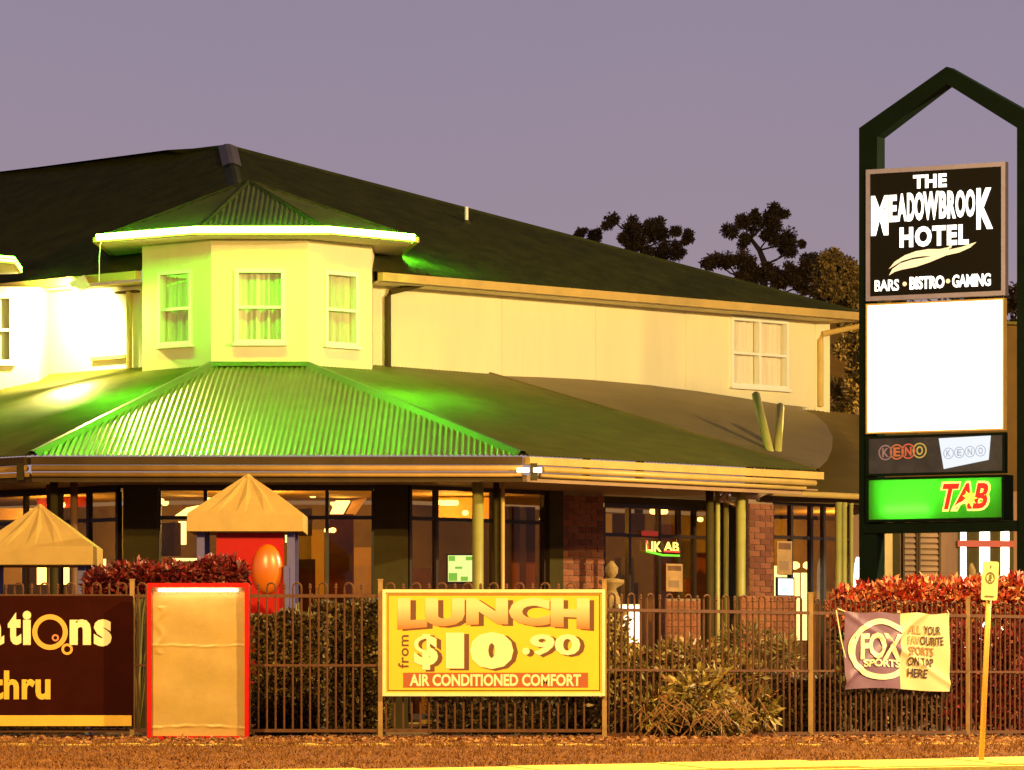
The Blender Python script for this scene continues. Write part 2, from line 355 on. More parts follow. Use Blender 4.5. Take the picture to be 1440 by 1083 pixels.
# ------------------------------------------------------------------ roof tools
def corrugate(poly, e0, e1, pitch=.076, amp=.009, sub=6):
    """corrugated sheet filling a planar convex polygon, ribs square to the eave e0->e1; plane through e0,e1,poly[far]"""
    e0, e1 = Vector(e0), Vector(e1); e = (e1 - e0).normalized()
    far = max((Vector(q) for q in poly), key=lambda q: ((q - e0) - e * (q - e0).dot(e)).length)
    s = ((far - e0) - e * (far - e0).dot(e)).normalized(); n = e.cross(s).normalized()
    if n.z < 0: n = -n
    P2 = [((Vector(q) - e0).dot(e), (Vector(q) - e0).dot(s)) for q in poly]
    amin, amax = min(q[0] for q in P2), max(q[0] for q in P2); st = pitch / sub; m = MB(); prev = None
    N = int((amax - amin) / st)
    for i in range(N + 1):
        a = amin + 1e-4 + (amax - amin - 2e-4) * i / N; bs = []
        for j in range(len(P2)):
            (x0, y0), (x1, y1) = P2[j], P2[(j + 1) % len(P2)]
            if (x0 - a) * (x1 - a) <= 0 and abs(x1 - x0) > 1e-9: bs.append(y0 + (y1 - y0) * (a - x0) / (x1 - x0))
        if len(bs) < 2: prev = None; continue
        off = n * amp * math.cos(2 * math.pi * a / pitch)
        p, q = e0 + e * a + s * min(bs) + off, e0 + e * a + s * max(bs) + off
        if prev is not None: m.add([prev[0], p, q, prev[1]], [(0, 1, 2, 3)])
        prev = (p, q)
    return m
def capping(p, q, w=.16, h=.03):
    p, q = Vector(p), Vector(q); d = (q - p).normalized(); sd = d.cross(Vector((0, 0, 1))).normalized(); up = sd.cross(d).normalized()
    if up.z < 0: up = -up
    pr = [(-w / 2, -h * 1.2), (-w * .22, h * .4), (-w * .12, h), (w * .12, h), (w * .22, h * .4), (w / 2, -h * 1.2)]
    a = [p + sd * x + up * z for x, z in pr]; b = [q + sd * x + up * z for x, z in pr]
    return MB().add(a + b, [(i, i + 1, 7 + i, 6 + i) for i in range(5)])
def wall_open(fr, x0, x1, z0, z1, opens, o0=-.2, o1=0.):
    xs = sorted({x0, x1, *[k for o in opens for k in (o[0], o[2])]}); zs = sorted({z0, z1, *[k for o in opens for k in (o[1], o[3])]})
    m = MB()
    for i in range(len(xs) - 1):
        run = None
        for j in range(len(zs) - 1):
            cx, cz = (xs[i] + xs[i + 1]) / 2, (zs[j] + zs[j + 1]) / 2
            solid = not any(o[0] < cx < o[2] and o[1] < cz < o[3] for o in opens)
            if solid:
                run = [zs[j], zs[j + 1]] if run is None else [run[0], zs[j + 1]]
            if (not solid or j == len(zs) - 2) and run:
                m.fbox(fr, xs[i], run[0], xs[i + 1], run[1], o0, o1); run = None
    return m

# ================================================================== THE HOTEL
H = thing('hotel_building', (-1.5, 70, 0), 'two storey cream hotel with dark hipped roof, green neon tower and green verandah roof', 'building')
s2 = .70710678
# ---- upper storey walls
WR = Frame((-1.83, 71.82), r=(s2, s2))            # right wing wall
xR1 = WR.hit(1147)[0]
WL0 = Frame((XU(200, 71.5), 71.5), r=(s2, -s2))    # left wing wall, x runs towards the tower and is negative to the left
def win_on(fr, u0, v0, u1, v1): return fr.rect(u0, v0, u1, v1)
wr = win_on(WR, 1027, 448, 1108, 545)
wall_open(WR, -.5, xR1, 4.6, 6.5, [wr]).build('upper_wall', M['cream'], H)
pc = WR.at(xR1, 0); WE = Frame((pc.x, pc.y), r=(.93, .36)); xe = WE.hit(1167)[0]
MB().fbox(WE, .002, 4.6, xe, 6.5, -.2, 0).build('upper_wall', M['cream'], H)
MB().fbox(Frame(WE.at(xe, 0)[:2], r=(-.25, 1)), .002, 4.6, 8, 6.5, -.2, 0).build('upper_wall', M['cream'], H)
WB = Frame((XU(-200, 72.0), 72.0), (XU(55, 72.35), 72.35)); xb = WB.len
wb = win_on(WB, -62, 414, 19, 510)
wall_open(WL0, WL0.hit(40)[0], 0.25, 4.4, 6.5, []).build('upper_wall', M['cream'], H)
wall_open(WB, 0, xb, 4.4, 6.5, [wb]).build('bay_wall', M['cream'], H)
pb = WB.at(xb, 0); WBr = Frame(pb[:2], (XU(70, 73.0), 73.0))
MB().fbox(WBr, .002, 4.4, WBr.len, 6.5, -.2, 0).build('bay_return_wall', M['cream'], H)

for i_ in range(1, 5):
    xj = 2.02 * i_ + .35
    if not (wr[0] - .05 < xj < wr[2] + .05): MB().fbox(WR, xj, 5.0, xj + .03, 6.45, .002, .008).build('cover_strip', M['cream'], H)
def curtain(fr, r, m, parent, off=-.10, seed=0, drop=True):
    x0, z0, x1, z1 = r; rr = random.Random(seed); n = 60; mb = MB(); pr = None; ph = rr.uniform(0, 6); k = rr.uniform(26, 36)
    for i in range(n + 1):
        x = x0 + (x1 - x0) * i / n
        w = .022 * math.sin(x * k + ph + 1.3 * math.sin(x * 7)) + .012 * math.sin(x * 71)
        cur = [fr.at(x, z0, off + w * 1.2), fr.at(x, (z0 + z1) / 2, off + w), fr.at(x, z1, off + w * .6)]
        if pr: mb.add(pr + cur, [(0, 3, 4, 1), (1, 4, 5, 2)])
        pr = cur
    return mb.build('curtain', m, parent, smooth=True)
def sash_window(fr, r, parent, cm, cols=1, seed=1, w=.055, sill=True):
    x0, z0, x1, z1 = r; f = MB()
    f.fbox(fr, x0, z0, x0 + w, z1, -.09, .03).fbox(fr, x1 - w, z0, x1, z1, -.09, .03).fbox(fr, x0 + w, z1 - w, x1 - w, z1, -.09, .028).fbox(fr, x0 + w, z0, x1 - w, z0 + w * .8, -.09, .028)
    cw = (x1 - x0) / cols
    for c in range(1, cols): f.fbox(fr, x0 + c * cw - w / 2, z0 + w * .8, x0 + c * cw + w / 2, z1 - w, -.09, .026)
    for c in range(cols):
        a = x0 + c * cw + (w if c == 0 else w / 2); b = x0 + (c + 1) * cw - (w if c == cols - 1 else w / 2); zm = (z0 + z1) / 2 - .02
        f.fbox(fr, a, zm - .02, b, zm + .02, -.06, .012)
    F = f.build('window', M['white'], parent)
    for c in range(cols):
        a = x0 + c * cw + w * .7; b = x0 + (c + 1) * cw - w * .7
        MB().fbox(fr, a, zm + .015, b, z1 - w * .9, -.044, -.038).build('pane', M['glass_up'], F)
        MB().fbox(fr, a, z0 + w * .7, b, zm - .015, -.064, -.058).build('pane', M['glass_up'], F)
    curtain(fr, (x0 + .01, z0 + .01, x1 - .01, z1 - .01), cm, F, -.10, seed)
    if sill: MB().fbox(fr, x0 - .03, z0 - .045, x1 + .03, z0 - .002, -.02, .07).build('sill', M['white'], F)
    return F
sash_window(WR, wr, H, M['curt_p'], 2, 5)
sash_window(WB, wb, H, M['curt_g'], 2, 8)

# ---- tower
TW = [P(200, 0, 70.95), P(297, 0, 70), P(433, 0, 70), P(523, 0, 70.95)]
tw_win = [(223, 380, 271, 485), (330, 378, 401, 482), (456, 382, 503, 486)]
for i in range(3):
    fr = Frame(TW[i][:2], TW[i + 1][:2]); r = fr.rect(*tw_win[i])
    wall_open(fr, 0, fr.len, 4.9, 6.985, [r], -.16, 0).build('tower_wall', M['cream'], H)
    sash_window(fr, r, H, M['curt_g'], 1, 20 + i)
for a, b in (((TW[3].x, 70.95), (TW[3].x, 72.4)), ((TW[0].x, 72.4), (TW[0].x, 70.95))):
    fr = Frame(a, b); MB().fbox(fr, .002, 4.9, fr.len, 6.985, -.16, 0).build('tower_wall', M['cream'], H)
ZE = 7.06
TE = [P(140, 0, 70.6), P(278, 0, 69.43), P(461, 0, 69.43), P(580, 0, 70.6), P(556, 0, 72.9), P(165, 0, 72.9)]
TE = [Vector((q.x, q.y, ZE)) for q in TE]
apex_t = Vector((XU(350, 71.67), 71.67, 7.99))
for i in range(6):
    a, b = TE[i], TE[(i + 1) % 6]
    corrugate([a, b, apex_t], a, b).build('tower_roof', M['roof_t'], H)
for i in range(5):
    capping(TE[i] + Vector((0, 0, .015)), apex_t + Vector((0, 0, .01)), .12, .02).build('hip_capping', M['roof'], H)
MB().prism([q - Vector((0, 0, .07)) for q in TE], (0, 0, .02)).build('tower_soffit', M['cream'], H)
def outset(poly, d):
    c = sum((Vector(q) for q in poly), Vector()) / len(poly); return [Vector(q) + (Vector(q) - c).normalized() * d for q in poly]
TG = outset(TE, .06)
gt = MB()
for i in (0, 1, 2, 3, 5): gt.beam(TG[i] - Vector((0, 0, .025)), TG[(i + 1) % 6] - Vector((0, 0, .025)), .08, .07)
gt.build('tower_gutter', M['gutter'], H)
TN = [q + Vector((dx_, dy_, 0)) for q, (dx_, dy_) in zip(TE, ((-.03, -.15), (-.02, -.17), (.02, -.17), (.03, -.15), (.10, 0), (-.1, 0)))]
def neon_run(pts, m, name='neon_tube'):
    for dz in (.024, -.026):
        MB().tube([Vector(q) + Vector((0, 0, dz)) for q in pts], .018, 8).build(name, m, H)
neon_run([TN[0], TN[1], TN[2], TN[3], TN[3] + (TN[4] - TN[3]) * .93], M['neon'])
MB().tube([TN[0] + Vector((.06, .03, -.05)), TN[0] + Vector((.03, .1, -.3)), TN[0] + Vector((.02, .2, -.62))], .008, 6).build('neon_cable', M['white'], H)

# ---- bay roof on the far left with the second neon run
zb = 6.78
BE = [P(-260, 0, 70.9), P(-60, 0, 70.3), P(17, 0, 71.0), P(26, 0, 72.6)]; BE = [Vector((q.x, q.y, zb)) for q in BE]
ab = Vector((XU(-110, 73.0), 73.0, 7.6))
for i in range(3): corrugate([BE[i], BE[i + 1], ab], BE[i], BE[i + 1]).build('bay_roof', M['roof'], H)
MB().prism([q - Vector((0, 0, .06)) for q in BE + [ab - Vector((0, 0, ab.z - zb))]], (0, 0, .02)).build('bay_soffit', M['cream'], H)
BN = [q + Vector((.04 if i > 1 else 0, -.14 if i < 3 else 0, 0)) for i, q in enumerate(BE)]
neon_run(BN, M['neon2'])
gt = MB()
for i in range(3): gt.beam(BE[i] - Vector((0, .03, .02)), BE[i + 1] - Vector((0, .03, .02)), .09, .07)
gt.build('bay_gutter', M['gutter'], H)

# ---- main roof
ZU = 6.61; ER0 = Vector((-1.454, 71.526, ZU)); dR = Vector((s2, s2, 0)); nR = Vector((-s2, s2, 0))
EL0 = Vector((XU(200, 71.0), 71.0, ZU + .02)); dL = Vector((-s2, s2, 0)); nL = Vector((s2, s2, 0))
A = Vector((-4.52, 78.0, 9.21))
mR = (A.z - ZU) / (A - ER0).dot(nR); mL = (A.z - ZU) / (A - EL0).dot(nL)
# plan point on the hip at Y=71.4
def hipx(Y):
    lo, hi = -6.0, -1.0
    for _ in range(60):
        mid = (lo + hi) / 2; q = Vector((mid, Y, 0)); q0 = Vector((mid, Y, 0))
        zr = (q - Vector((ER0.x, ER0.y, 0))).dot(nR) * mR; zl = (q - Vector((EL0.x, EL0.y, 0))).dot(nL) * mL
        if zr > zl: lo = mid
        else: hi = mid
    return Vector((lo, Y, ZU + zr))
C0 = hipx(71.5)
tE = (Frame((ER0.x, ER0.y), r=(s2, s2))).hit(1207)[0]
E1 = ER0 + dR * tE; eS = ER0 + dR * (-.70)
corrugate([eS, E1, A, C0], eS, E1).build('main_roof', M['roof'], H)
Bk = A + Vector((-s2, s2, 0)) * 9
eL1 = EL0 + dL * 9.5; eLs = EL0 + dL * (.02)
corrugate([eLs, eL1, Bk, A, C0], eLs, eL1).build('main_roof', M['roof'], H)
back = E1 + Vector((-6, 10, 0))
MB().quad(E1, back, A + Vector((-1, .5, 0)), A).build('main_roof', M['roof'], H)
MB().quad(A, A + Vector((-1, .5, 0)), Bk + Vector((0, 1, 0)), Bk).build('main_roof', M['roof'], H)
capping(E1, A, .2, .03).build('ridge_capping', M['roof'], H)
capping(A, Bk, .2, .03).build('ridge_capping', M['roof'], H)
capping(A + Vector((0, 0, .005)), C0, .26, .035).build('hip_capping', M['roof'], H)
capping(A + Vector((0, -.02, .02)), A + (C0 - A) * .26 + Vector((0, 0, .035)), .30, .02).build('apex_flashing', M['cap_pale'], H)
def gutter_run(p, q, m, hh=.12, w=.11, name='gutter', dz=-.07, out=.06, nrm=None):
    o = Vector(nrm) * out if nrm is not None else Vector()
    return MB().beam(Vector(p) + o + Vector((0, 0, dz)), Vector(q) + o + Vector((0, 0, dz)), w, hh).build(name, m, H)
gutter_run(eS, E1, M['gutter'], nrm=-nR); gutter_run(eLs, eL1, M['gutter'], nrm=-nL)
# boxed eaves (soffits)
def slab(pts, z, t, name, m): MB().prism([(q[0], q[1], z) for q in pts], (0, 0, t)).build(name, m, H)
wA, wB_ = WR.at(-.4, 0), WR.at(xR1 + .2, 0)
slab([eS + dR * .02, E1, E1 + nR * .9, wA], 6.47, .02, 'eave_soffit', M['cream'])
wl1 = WL0.at(WL0.hit(40)[0], 0)
slab([eLs, EL0 + dL * 5, EL0 + dL * 5 + nL * .6, WL0.at(-.02, 0)], 6.47, .02, 'eave_soffit', M['cream'])
# vent pipe on the roof
vp = ER0 + dR * 4.9 + nR * 2.6; fr_ = Frame((ER0.x, ER0.y), r=(s2, s2))
def on_mainR(u, v):
    k = Vector(((u - 720) / K, 1, (HV - v) / K)); n = Vector((-mR * nR.x, -mR * nR.y, 1)); o = Vector((0, 0, HC))
    return o + k * ((ER0 - o).dot(n) / k.dot(n))
q = on_mainR(656, 314)
MB().tube([q, q + Vector((0, 0, .26))], .03, 10).build('vent_pipe', M['white'], H)
MB().lathe(q, [(.08, -.02), (.05, .03), (.03, .05)], 10).build('vent_flashing', M['roof'], H)

# ---- downpipes
def downpipe(pts, m, r=.045): MB().tube(pts, r, 8).build('downpipe', m, H)
e = lambda fr, u, v, o=.07: fr.at(fr.hit(u)[0], fr.hit(u, v)[1], o)
downpipe([e(WR, 575, 388, .42), e(WR, 574, 400, .38), e(WR, 544, 411, .08), e(WR, 541, 418, .07), e(WR, 541, 524, .07)], M['olive_dark'])
downpipe([e(WR, 1183, 449, .45), e(WR, 1180, 461, .42), e(WR, 1152, 470, .08), e(WR, 1150, 478, .06), e(WR, 1150, 572, .06)], M['gutter'])
downpipe([e(WL0, 187, 411), e(WL0, 187, 518)], M['gutter'])
MB().fbox(WL0, WL0.hit(168)[0], WL0.hit(187, 412)[1], WL0.hit(197)[0], WL0.hit(187, 409)[1], .0, .1).build('pipe_bracket', M['gutter_dark'], H)
MB().fbox(WL0, WL0.hit(131)[0], WL0.hit(150, 506)[1], WL0.hit(180)[0], WL0.hit(150, 501)[1], .0, .06).build('wall_conduit', M['gutter'], H)

# ---- lower (verandah) roofs
ZL = 3.61
F0, F1 = P(45, 0, 63.94), P(735, 0, 63.94); F0.z = F1.z = ZL
T0, T1 = P(297, 514, 70), P(433, 514, 70)
R1 = Vector((4.26, 68.35, ZL)); eR = (R1 - F1).normalized(); nLR = Vector((-eR.y, eR.x, 0)); m1 = (T1.z - ZL) / (T1 - F1).dot(nLR)
def onlow(q): return Vector((q[0], q[1], ZL + (Vector((q[0], q[1], 0)) - Vector((F1.x, F1.y, 0))).dot(nLR) * m1))
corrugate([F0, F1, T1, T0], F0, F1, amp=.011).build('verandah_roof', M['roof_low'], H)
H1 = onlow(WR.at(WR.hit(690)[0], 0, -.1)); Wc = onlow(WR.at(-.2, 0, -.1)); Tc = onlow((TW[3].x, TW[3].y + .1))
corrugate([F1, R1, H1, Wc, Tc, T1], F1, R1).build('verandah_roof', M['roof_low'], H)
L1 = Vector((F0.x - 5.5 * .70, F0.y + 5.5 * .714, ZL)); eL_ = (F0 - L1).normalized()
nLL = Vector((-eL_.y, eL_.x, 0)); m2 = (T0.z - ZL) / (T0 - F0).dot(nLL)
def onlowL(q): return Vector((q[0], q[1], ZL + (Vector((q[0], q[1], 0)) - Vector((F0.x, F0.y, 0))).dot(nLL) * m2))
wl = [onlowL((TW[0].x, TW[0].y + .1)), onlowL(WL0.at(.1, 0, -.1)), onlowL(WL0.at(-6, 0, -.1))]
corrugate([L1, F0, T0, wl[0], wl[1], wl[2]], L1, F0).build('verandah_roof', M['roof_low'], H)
for p, q in ((F0, T0), (F1, T1)): capping(p + Vector((0, 0, .02)), q + Vector((0, 0, .02)), .22, .035).build('hip_capping', M['capping'], H)
capping(T0 + Vector((0, -.05, .02)), T1 + Vector((0, -.05, .02)), .16, .03).build('wall_flashing', M['capping'], H)
capping(R1 + Vector((0, 0, .01)), H1 + Vector((0, 0, .01)), .14, .02).build('hip_capping', M['roof_bell'], H)
# return roof past the hip with a shadow-shaped rim, and the roof of the far porch behind it
W1 = WR.at(xR1 + .1, 0, .0)
rim = [(1150, 660, 68.4), (1163, 648, 70.2), (1170, 632, 72), (1171, 615, 74), (1163, 598, 75.8), (1148, 584, 77), (1122, 573, 77.8)]  # curve traces a cast shadow's edge, put into the roof's shape
rim = [P(*q) for q in rim]; h1 = H1 + Vector((0, 0, -.01)); bell = MB()
crest = [R1 + (h1 - R1) * t + Vector((0, 0, -.01)) for t in (0, .18, .36, .54, .72, .88, 1.0)]
for i in range(6):
    for j in range(6):
        def pt(a, b):
            q = crest[a] + (rim[a] - crest[a]) * b / 6; return q + Vector((0, 0, .10 * math.sin(math.pi * b / 6) * (a / 6)))
        bell.quad(pt(i, j), pt(i + 1, j), pt(i + 1, j + 1), pt(i, j + 1))
bell.quad(crest[6], crest[6] + Vector((.5, .7, .02)), rim[6] + Vector((.2, .5, .03)), rim[6])
bell.build('return_roof', M['roof_bell'], H, smooth=True)
p0, p1, p2, p3 = P(1062, 688, 71.3), P(1290, 698, 73.6), P(1290, 606, 79.6), P(1118, 572, 78.4)
corrugate([p0, p1, p2, p3], p0, p1).build('porch_roof', M['roof_bell'], H)
MB().tube([P(1085, 693, 71.2), P(1290, 702, 73.3)], .045, 10).build('porch_gutter', M['gutter'], H)
MB().beam(P(1062, 699, 71.4), P(1290, 708, 73.5), .1, .12).build('porch_fascia', M['gutter_dark'], H)
# layered gutter and fascia tubes
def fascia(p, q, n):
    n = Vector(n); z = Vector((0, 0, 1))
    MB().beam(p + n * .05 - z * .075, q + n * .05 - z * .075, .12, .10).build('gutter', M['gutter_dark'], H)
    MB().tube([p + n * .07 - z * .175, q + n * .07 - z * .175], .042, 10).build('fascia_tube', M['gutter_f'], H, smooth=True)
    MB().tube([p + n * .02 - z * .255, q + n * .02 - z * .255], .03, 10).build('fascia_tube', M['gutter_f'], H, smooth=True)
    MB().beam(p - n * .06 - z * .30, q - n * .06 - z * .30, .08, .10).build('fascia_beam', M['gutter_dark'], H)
fascia(F0, F1, (0, -1, 0)); nRo = -nLR; nLo = -nLL
def fascia_r(p, q, n):
    n = Vector(n); z = Vector((0, 0, 1))
    MB().beam(p + n * .05 - z * .075, q + n * .05 - z * .075, .12, .10).build('gutter', M['gutter'], H)
    MB().tube([p + eR * .3 + n * .07 - z * .18, q - eR * .15 + n * .07 - z * .18], .042, 10).build('fascia_tube', M['gutter'], H, smooth=True)
    MB().tube([p + eR * .3 + n * .02 - z * .255, q - eR * .3 + n * .02 - z * .255], .03, 10).build('fascia_tube', M['gutter'], H, smooth=True)
    MB().beam(p - n * .06 - z * .30, q - eR * .3 - n * .06 - z * .30, .08, .09).build('fascia_beam', M['soffit'], H)
fascia_r(F1 + eR * .02, R1, nRo); fascia(L1, F0 - eL_ * .03, nLo)
MB().box(F1.x + .10, F1.y - .10, 3.28, F1.x + .19, F1.y + .02, 3.5).build('gutter_bracket', M['olive_dark'], H)
MB().box(F0.x - .19, F0.y - .10, 3.28, F0.x - .10, F0.y + .02, 3.5).build('gutter_bracket', M['olive_dark'], H)
# verandah ceiling lining
zs = 3.33
slab([F0 + Vector((0, .1, 0)), F1 + Vector((0, .1, 0)), R1, R1 + nLR * 2.9, Vector((-1.3, 67.0, 0)), Vector((-5.5, 67.0, 0)), L1 + nLL * 3.0, L1], zs, .02, 'verandah_ceiling', M['soffit'])
# the pair of leaning poles through the roof
MB().tube([P(1084, 641, 69.8), P(1063, 556, 71.6)], .062, 10).build('leaning_pole', M['olive'], H, smooth=True)
MB().tube([P(1093, 643, 69.9), P(1097, 572, 71.8)], .062, 10).build('leaning_pole', M['olive'], H, smooth=True)

# ---- ground floor
GF = Frame((XU(173, 66.5), 66.5), r=(1, 0)); gx = lambda u: GF.hit(u)[0]
GR = Frame((XU(575, 66.5), 66.5), r=(s2, s2)); GL = Frame((XU(173, 66.5), 66.5), r=(s2, -s2))
ztop = zs
def glazing(fr, u0, u1, vt, vm, mulls, name='window', mullw=.05, zbot=.15):
    """glazed bay: frame with transom at vm and mullions, panes as sub-parts"""
    x0, zt = fr.hit(u0, vt); x1, zt2 = fr.hit(u1, vt); zt = (zt + zt2) / 2; um = (u0 + u1) / 2
    zm = fr.hit(um, vm)[1] if vm else None
    xs = [x0] + [fr.hit(m_)[0] for m_ in mulls] + [x1]; f = MB(); w = mullw
    f.fbox(fr, x0 - .001, zt, x1 + .001, zt + .06, -.05, .03).fbox(fr, x0, zbot, x1, zbot + .08, -.05, .03)
    for x in xs: f.fbox(fr, x - w / 2, zbot + .08, x + w / 2, zt, -.05, .028)
    if zm: 
        for a, b in zip(xs[:-1], xs[1:]): f.fbox(fr, a + w / 2, zm - .025, b - w / 2, zm + .025, -.04, .02)
    F = f.build(name, M['frame_dark'], H)
    for a, b in zip(xs[:-1], xs[1:]):
        for c, d in (((zbot + .08, zm - .025), (zm + .025, zt)) if zm else ((zbot + .08, zt),)):
            MB().fbox(fr, a + w / 2 + .002, c, b - w / 2 - .002, d, -.012, -.006).build('pane', M['glass'], F)
    return F
def pier(fr, u0, u1, m, o0=-.15, o1=.12, z1=ztop, name='wall_pier', z0=0): 
    MB().fbox(fr, fr.hit(u0)[0], z0, fr.hit(u1)[0], z1, o0, o1).build(name, m, H)
# front facet
glazing(GF, 224, 525, 690, 728, [289, 376, 460])
MB().fbox(GF, gx(222), 3.28, gx(527), ztop, -.1, .06).build('window_head', M['frame_dark'], H)
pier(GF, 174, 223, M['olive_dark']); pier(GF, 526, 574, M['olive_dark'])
# right facet of the front
glazing(GR, 576, 765, 692, 732, [613, 693, 706])
MB().fbox(GR, GR.hit(575)[0], GR.hit(660, 692)[1] + .06, GR.hit(767)[0], ztop, -.1, .06).build('window_head', M['frame_dark'], H)
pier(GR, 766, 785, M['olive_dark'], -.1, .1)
pier(GR, 724, 735, M['wood'], -.2, -.06, 3.1); pier(GR, 744, 757, M['wood'], -.2, -.06, 3.1)
# left wing
glazing(GL, -10, 166, 696, 734, [36, 84, 125])
MB().fbox(GL, GL.hit(-10)[0], GL.hit(90, 696)[1] + .06, GL.hit(170)[0], ztop, -.1, .06).build('window_head', M['frame_dark'], H)
# right wing: recessed bottle shop front, brick piers, gaming room doors
def brick_pier(fr, u0, u1, z1=ztop, name='brick_pier', off=.06):
    x0, x1 = fr.hit(u0)[0], fr.hit(u1)[0]
    body = MB().fbox(fr, x0, 0, x1, z1, -.2, off - .012); pr = body.build(name, M['mortar'], H)
    bl, bh, jm = .225, .076, .010; shared = {}
    rows = int((z1 - .02) / (bh + jm))
    for r in range(rows):
        z = .01 + r * (bh + jm); x = x0 - (0 if r % 2 else (bl + jm) / 2)
        while x < x1 - .02:
            a, b = max(x, x0 + .002), min(x + bl, x1 - .002); x += bl + jm
            if b - a < .03 or z < .85: continue
            key = (round(b - a, 2), random.random() < .35)
            if key not in shared:
                w = b - a; m = MB().box(-w / 2, -.014, 0, w / 2, .012, bh)
                me = bpy.data.meshes.new('brick'); me.from_pydata(m.v, [], m.f); me.materials.append(M['brick_d' if key[1] else 'brick']); shared[key] = me
            link('brick', shared[key], fr.at((a + b) / 2, z, off - .006 + random.uniform(-.002, .003)), pr, rotz=math.atan2(fr.r.y, fr.r.x))
    return pr
brick_pier(GR, 786, 845)
GR2 = Frame(GR.at(GR.hit(845)[0] , 0, -.7)[:2], r=(s2, s2))
glazing(GR2, 848, 1000, 716, 754, [884, 926, 954, 976])
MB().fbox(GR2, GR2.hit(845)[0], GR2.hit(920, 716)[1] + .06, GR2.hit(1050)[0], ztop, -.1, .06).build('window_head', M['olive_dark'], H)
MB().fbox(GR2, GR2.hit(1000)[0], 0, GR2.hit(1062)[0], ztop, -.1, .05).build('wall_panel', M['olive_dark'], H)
brick_pier(GR, 1049, 1083)
glazing(GR, 1085, 1196, 712, 757, [1112, 1140, 1158], zbot=.1)
MB().fbox(GR, GR.hit(1084)[0], GR.hit(1130, 712)[1] + .06, GR.hit(1215)[0], ztop + .1, -.1, .06).build('window_head', M['olive_dark'], H)
# verandah posts (steel tubes in clusters)
def post(u, Y, r, m, z1=3.3, name='verandah_post'):
    MB().tube([(XU(u, Y), Y, 0), (XU(u, Y), Y, z1)], r, 12).build(name, m, H, smooth=True)
for u, Y, r, m in ((672, 64.6, .075, 'olive'), (698, 64.8, .04, 'olive_dark'), (707, 64.75, .026, 'gutter'), (998, 67.4, .055, 'olive_dark'), (1009, 67.6, .035, 'olive'), (1021, 67.9, .035, 'olive'), (1042, 67.7, .062, 'olive'),
                   (1179, 71.6, .05, 'olive'), (1187, 71.7, .042, 'olive'), (1197, 71.9, .03, 'olive'), (76, 64.6, .055, 'olive_dark'), (104, 64.7, .05, 'wood'), (70, 65.6, .045, 'wood')):
    post(u, Y, r, M[m])
br = MB(); br.beam(P(1012, 705, 67.5), P(1030, 684, 67.6), .05, .06); br.beam(P(1012, 700, 67.5), P(1035, 711, 67.8), .05, .05); br.build('post_bracket', M['soffit'], H)
MB().tube([P(1032, 694, 67.9), P(1062, 698, 69.0), P(1083, 688, 70.6)], .05, 8).build('stub_downpipe', M['soffit'], H, smooth=True)
# far porch wall with louvres seen under the pylon sign
PW = Frame((XU(1200, 73.2), 73.2), r=(.97, .24)); px = lambda u: PW.hit(u)[0]; pz = lambda v: PW.hit(1330, v)[1]
MB().fbox(PW, -.1, 0, px(1500), 3.55, -.2, 0).build('porch_wall', M['wood'], H)
pier(PW, 1238, 1251, M['gutter'], .002, .14, 3.3); pier(PW, 1252, 1264, M['olive_dark'], .002, .06, 3.3)
for (u0, u1) in ((1271, 1287), (1293, 1319)):
    lf = MB(); lf.fbox(PW, px(u0) - .03, .5, px(u0), 3.2, .002, .05).fbox(PW, px(u1), .5, px(u1) + .03, 3.2, .002, .05); LP_ = lf.build('louvre_screen', M['gutter_dark'], H)
    z = .55; sl = MB().box(-(px(u1) - px(u0)) / 2, -.025, 0, (px(u1) - px(u0)) / 2, .0, .055); me = bpy.data.meshes.new('slat'); me.from_pydata(sl.v, [], sl.f); me.materials.append(M['soffit'])
    while z < 3.1:
        o = link('slat', me, PW.at((px(u0) + px(u1)) / 2, z, .012), LP_, rotz=math.atan2(PW.r.y, PW.r.x)); o.rotation_euler.x = -.35; z += .085
MB().fbox(PW, px(1347), 1.2, px(1425), 3.3, .004, .012).build('dark_window', M['olive_dark'], H)
for u0, u1 in ((1350, 1358), (1377, 1391), (1407, 1418)):
    MB().fbox(PW, px(u0), 1.2, px(u1), pz(742), .014, .03).build('lit_window_strip', M['cool'] if u0 < 1400 else M['warm'], H)
MB().fbox(PW, px(1345), pz(769), px(1425), pz(760), .034, .06).build('red_panel_band', M['redband'], H)

# ---- rooms behind the glass
bw = [(-13, 80), (-5.5, 72.5), (-1.5, 72.5), (9, 83)]
m = MB()
for a, b in zip(bw[:-1], bw[1:]): m.quad((*a, .05), (*b, .05), (*b, 3.3), (*a, 3.3))
m.build('interior_wall', M['room_wall'], H)
poly = [(-13, 80), (-5.5, 72.5), (-1.5, 72.5), (9, 83), (9.5, 77.5), (-1.3, 66.7), (-5.4, 66.7), (-12, 73.5)]
MB().prism([(x, y, .04) for x, y in poly], (0, 0, .02)).build('interior_floor', M['room_floor'], H)
MB().prism([(x, y, 3.36) for x, y in poly], (0, 0, .02)).build('interior_ceiling', M['room_ceil'], H)
IB = Frame((-6.5, 72.45), r=(1, 0)); ix = lambda u: IB.hit(u)[0]; iz = lambda v: IB.hit(400, v)[1]
def ibox(u0, v0, u1, v1, o0, o1, name, m, fr=IB): return MB().fbox(fr, *fr.rect(u0, v0, u1, v1), o0, o1).build(name, m, H)
MB().box(XU(614, 70.9), 70.9, ZV(731, 70.9), XU(706, 70.9), 71.6, 3.34).build('interior_bulkhead', M['bulkhead'], H)
ibox(472, 770, 522, 860, .002, .06, 'door_surround', M['bulkhead']); ibox(478, 796, 516, 860, .064, .09, 'interior_door', M['room_ceil'])
ibox(438, 745, 456, 850, .002, .05, 'timber_column', M['bulkhead'])
ibox(580, 800, 606, 850, .002, .04, 'interior_cabinet', M['wood'])
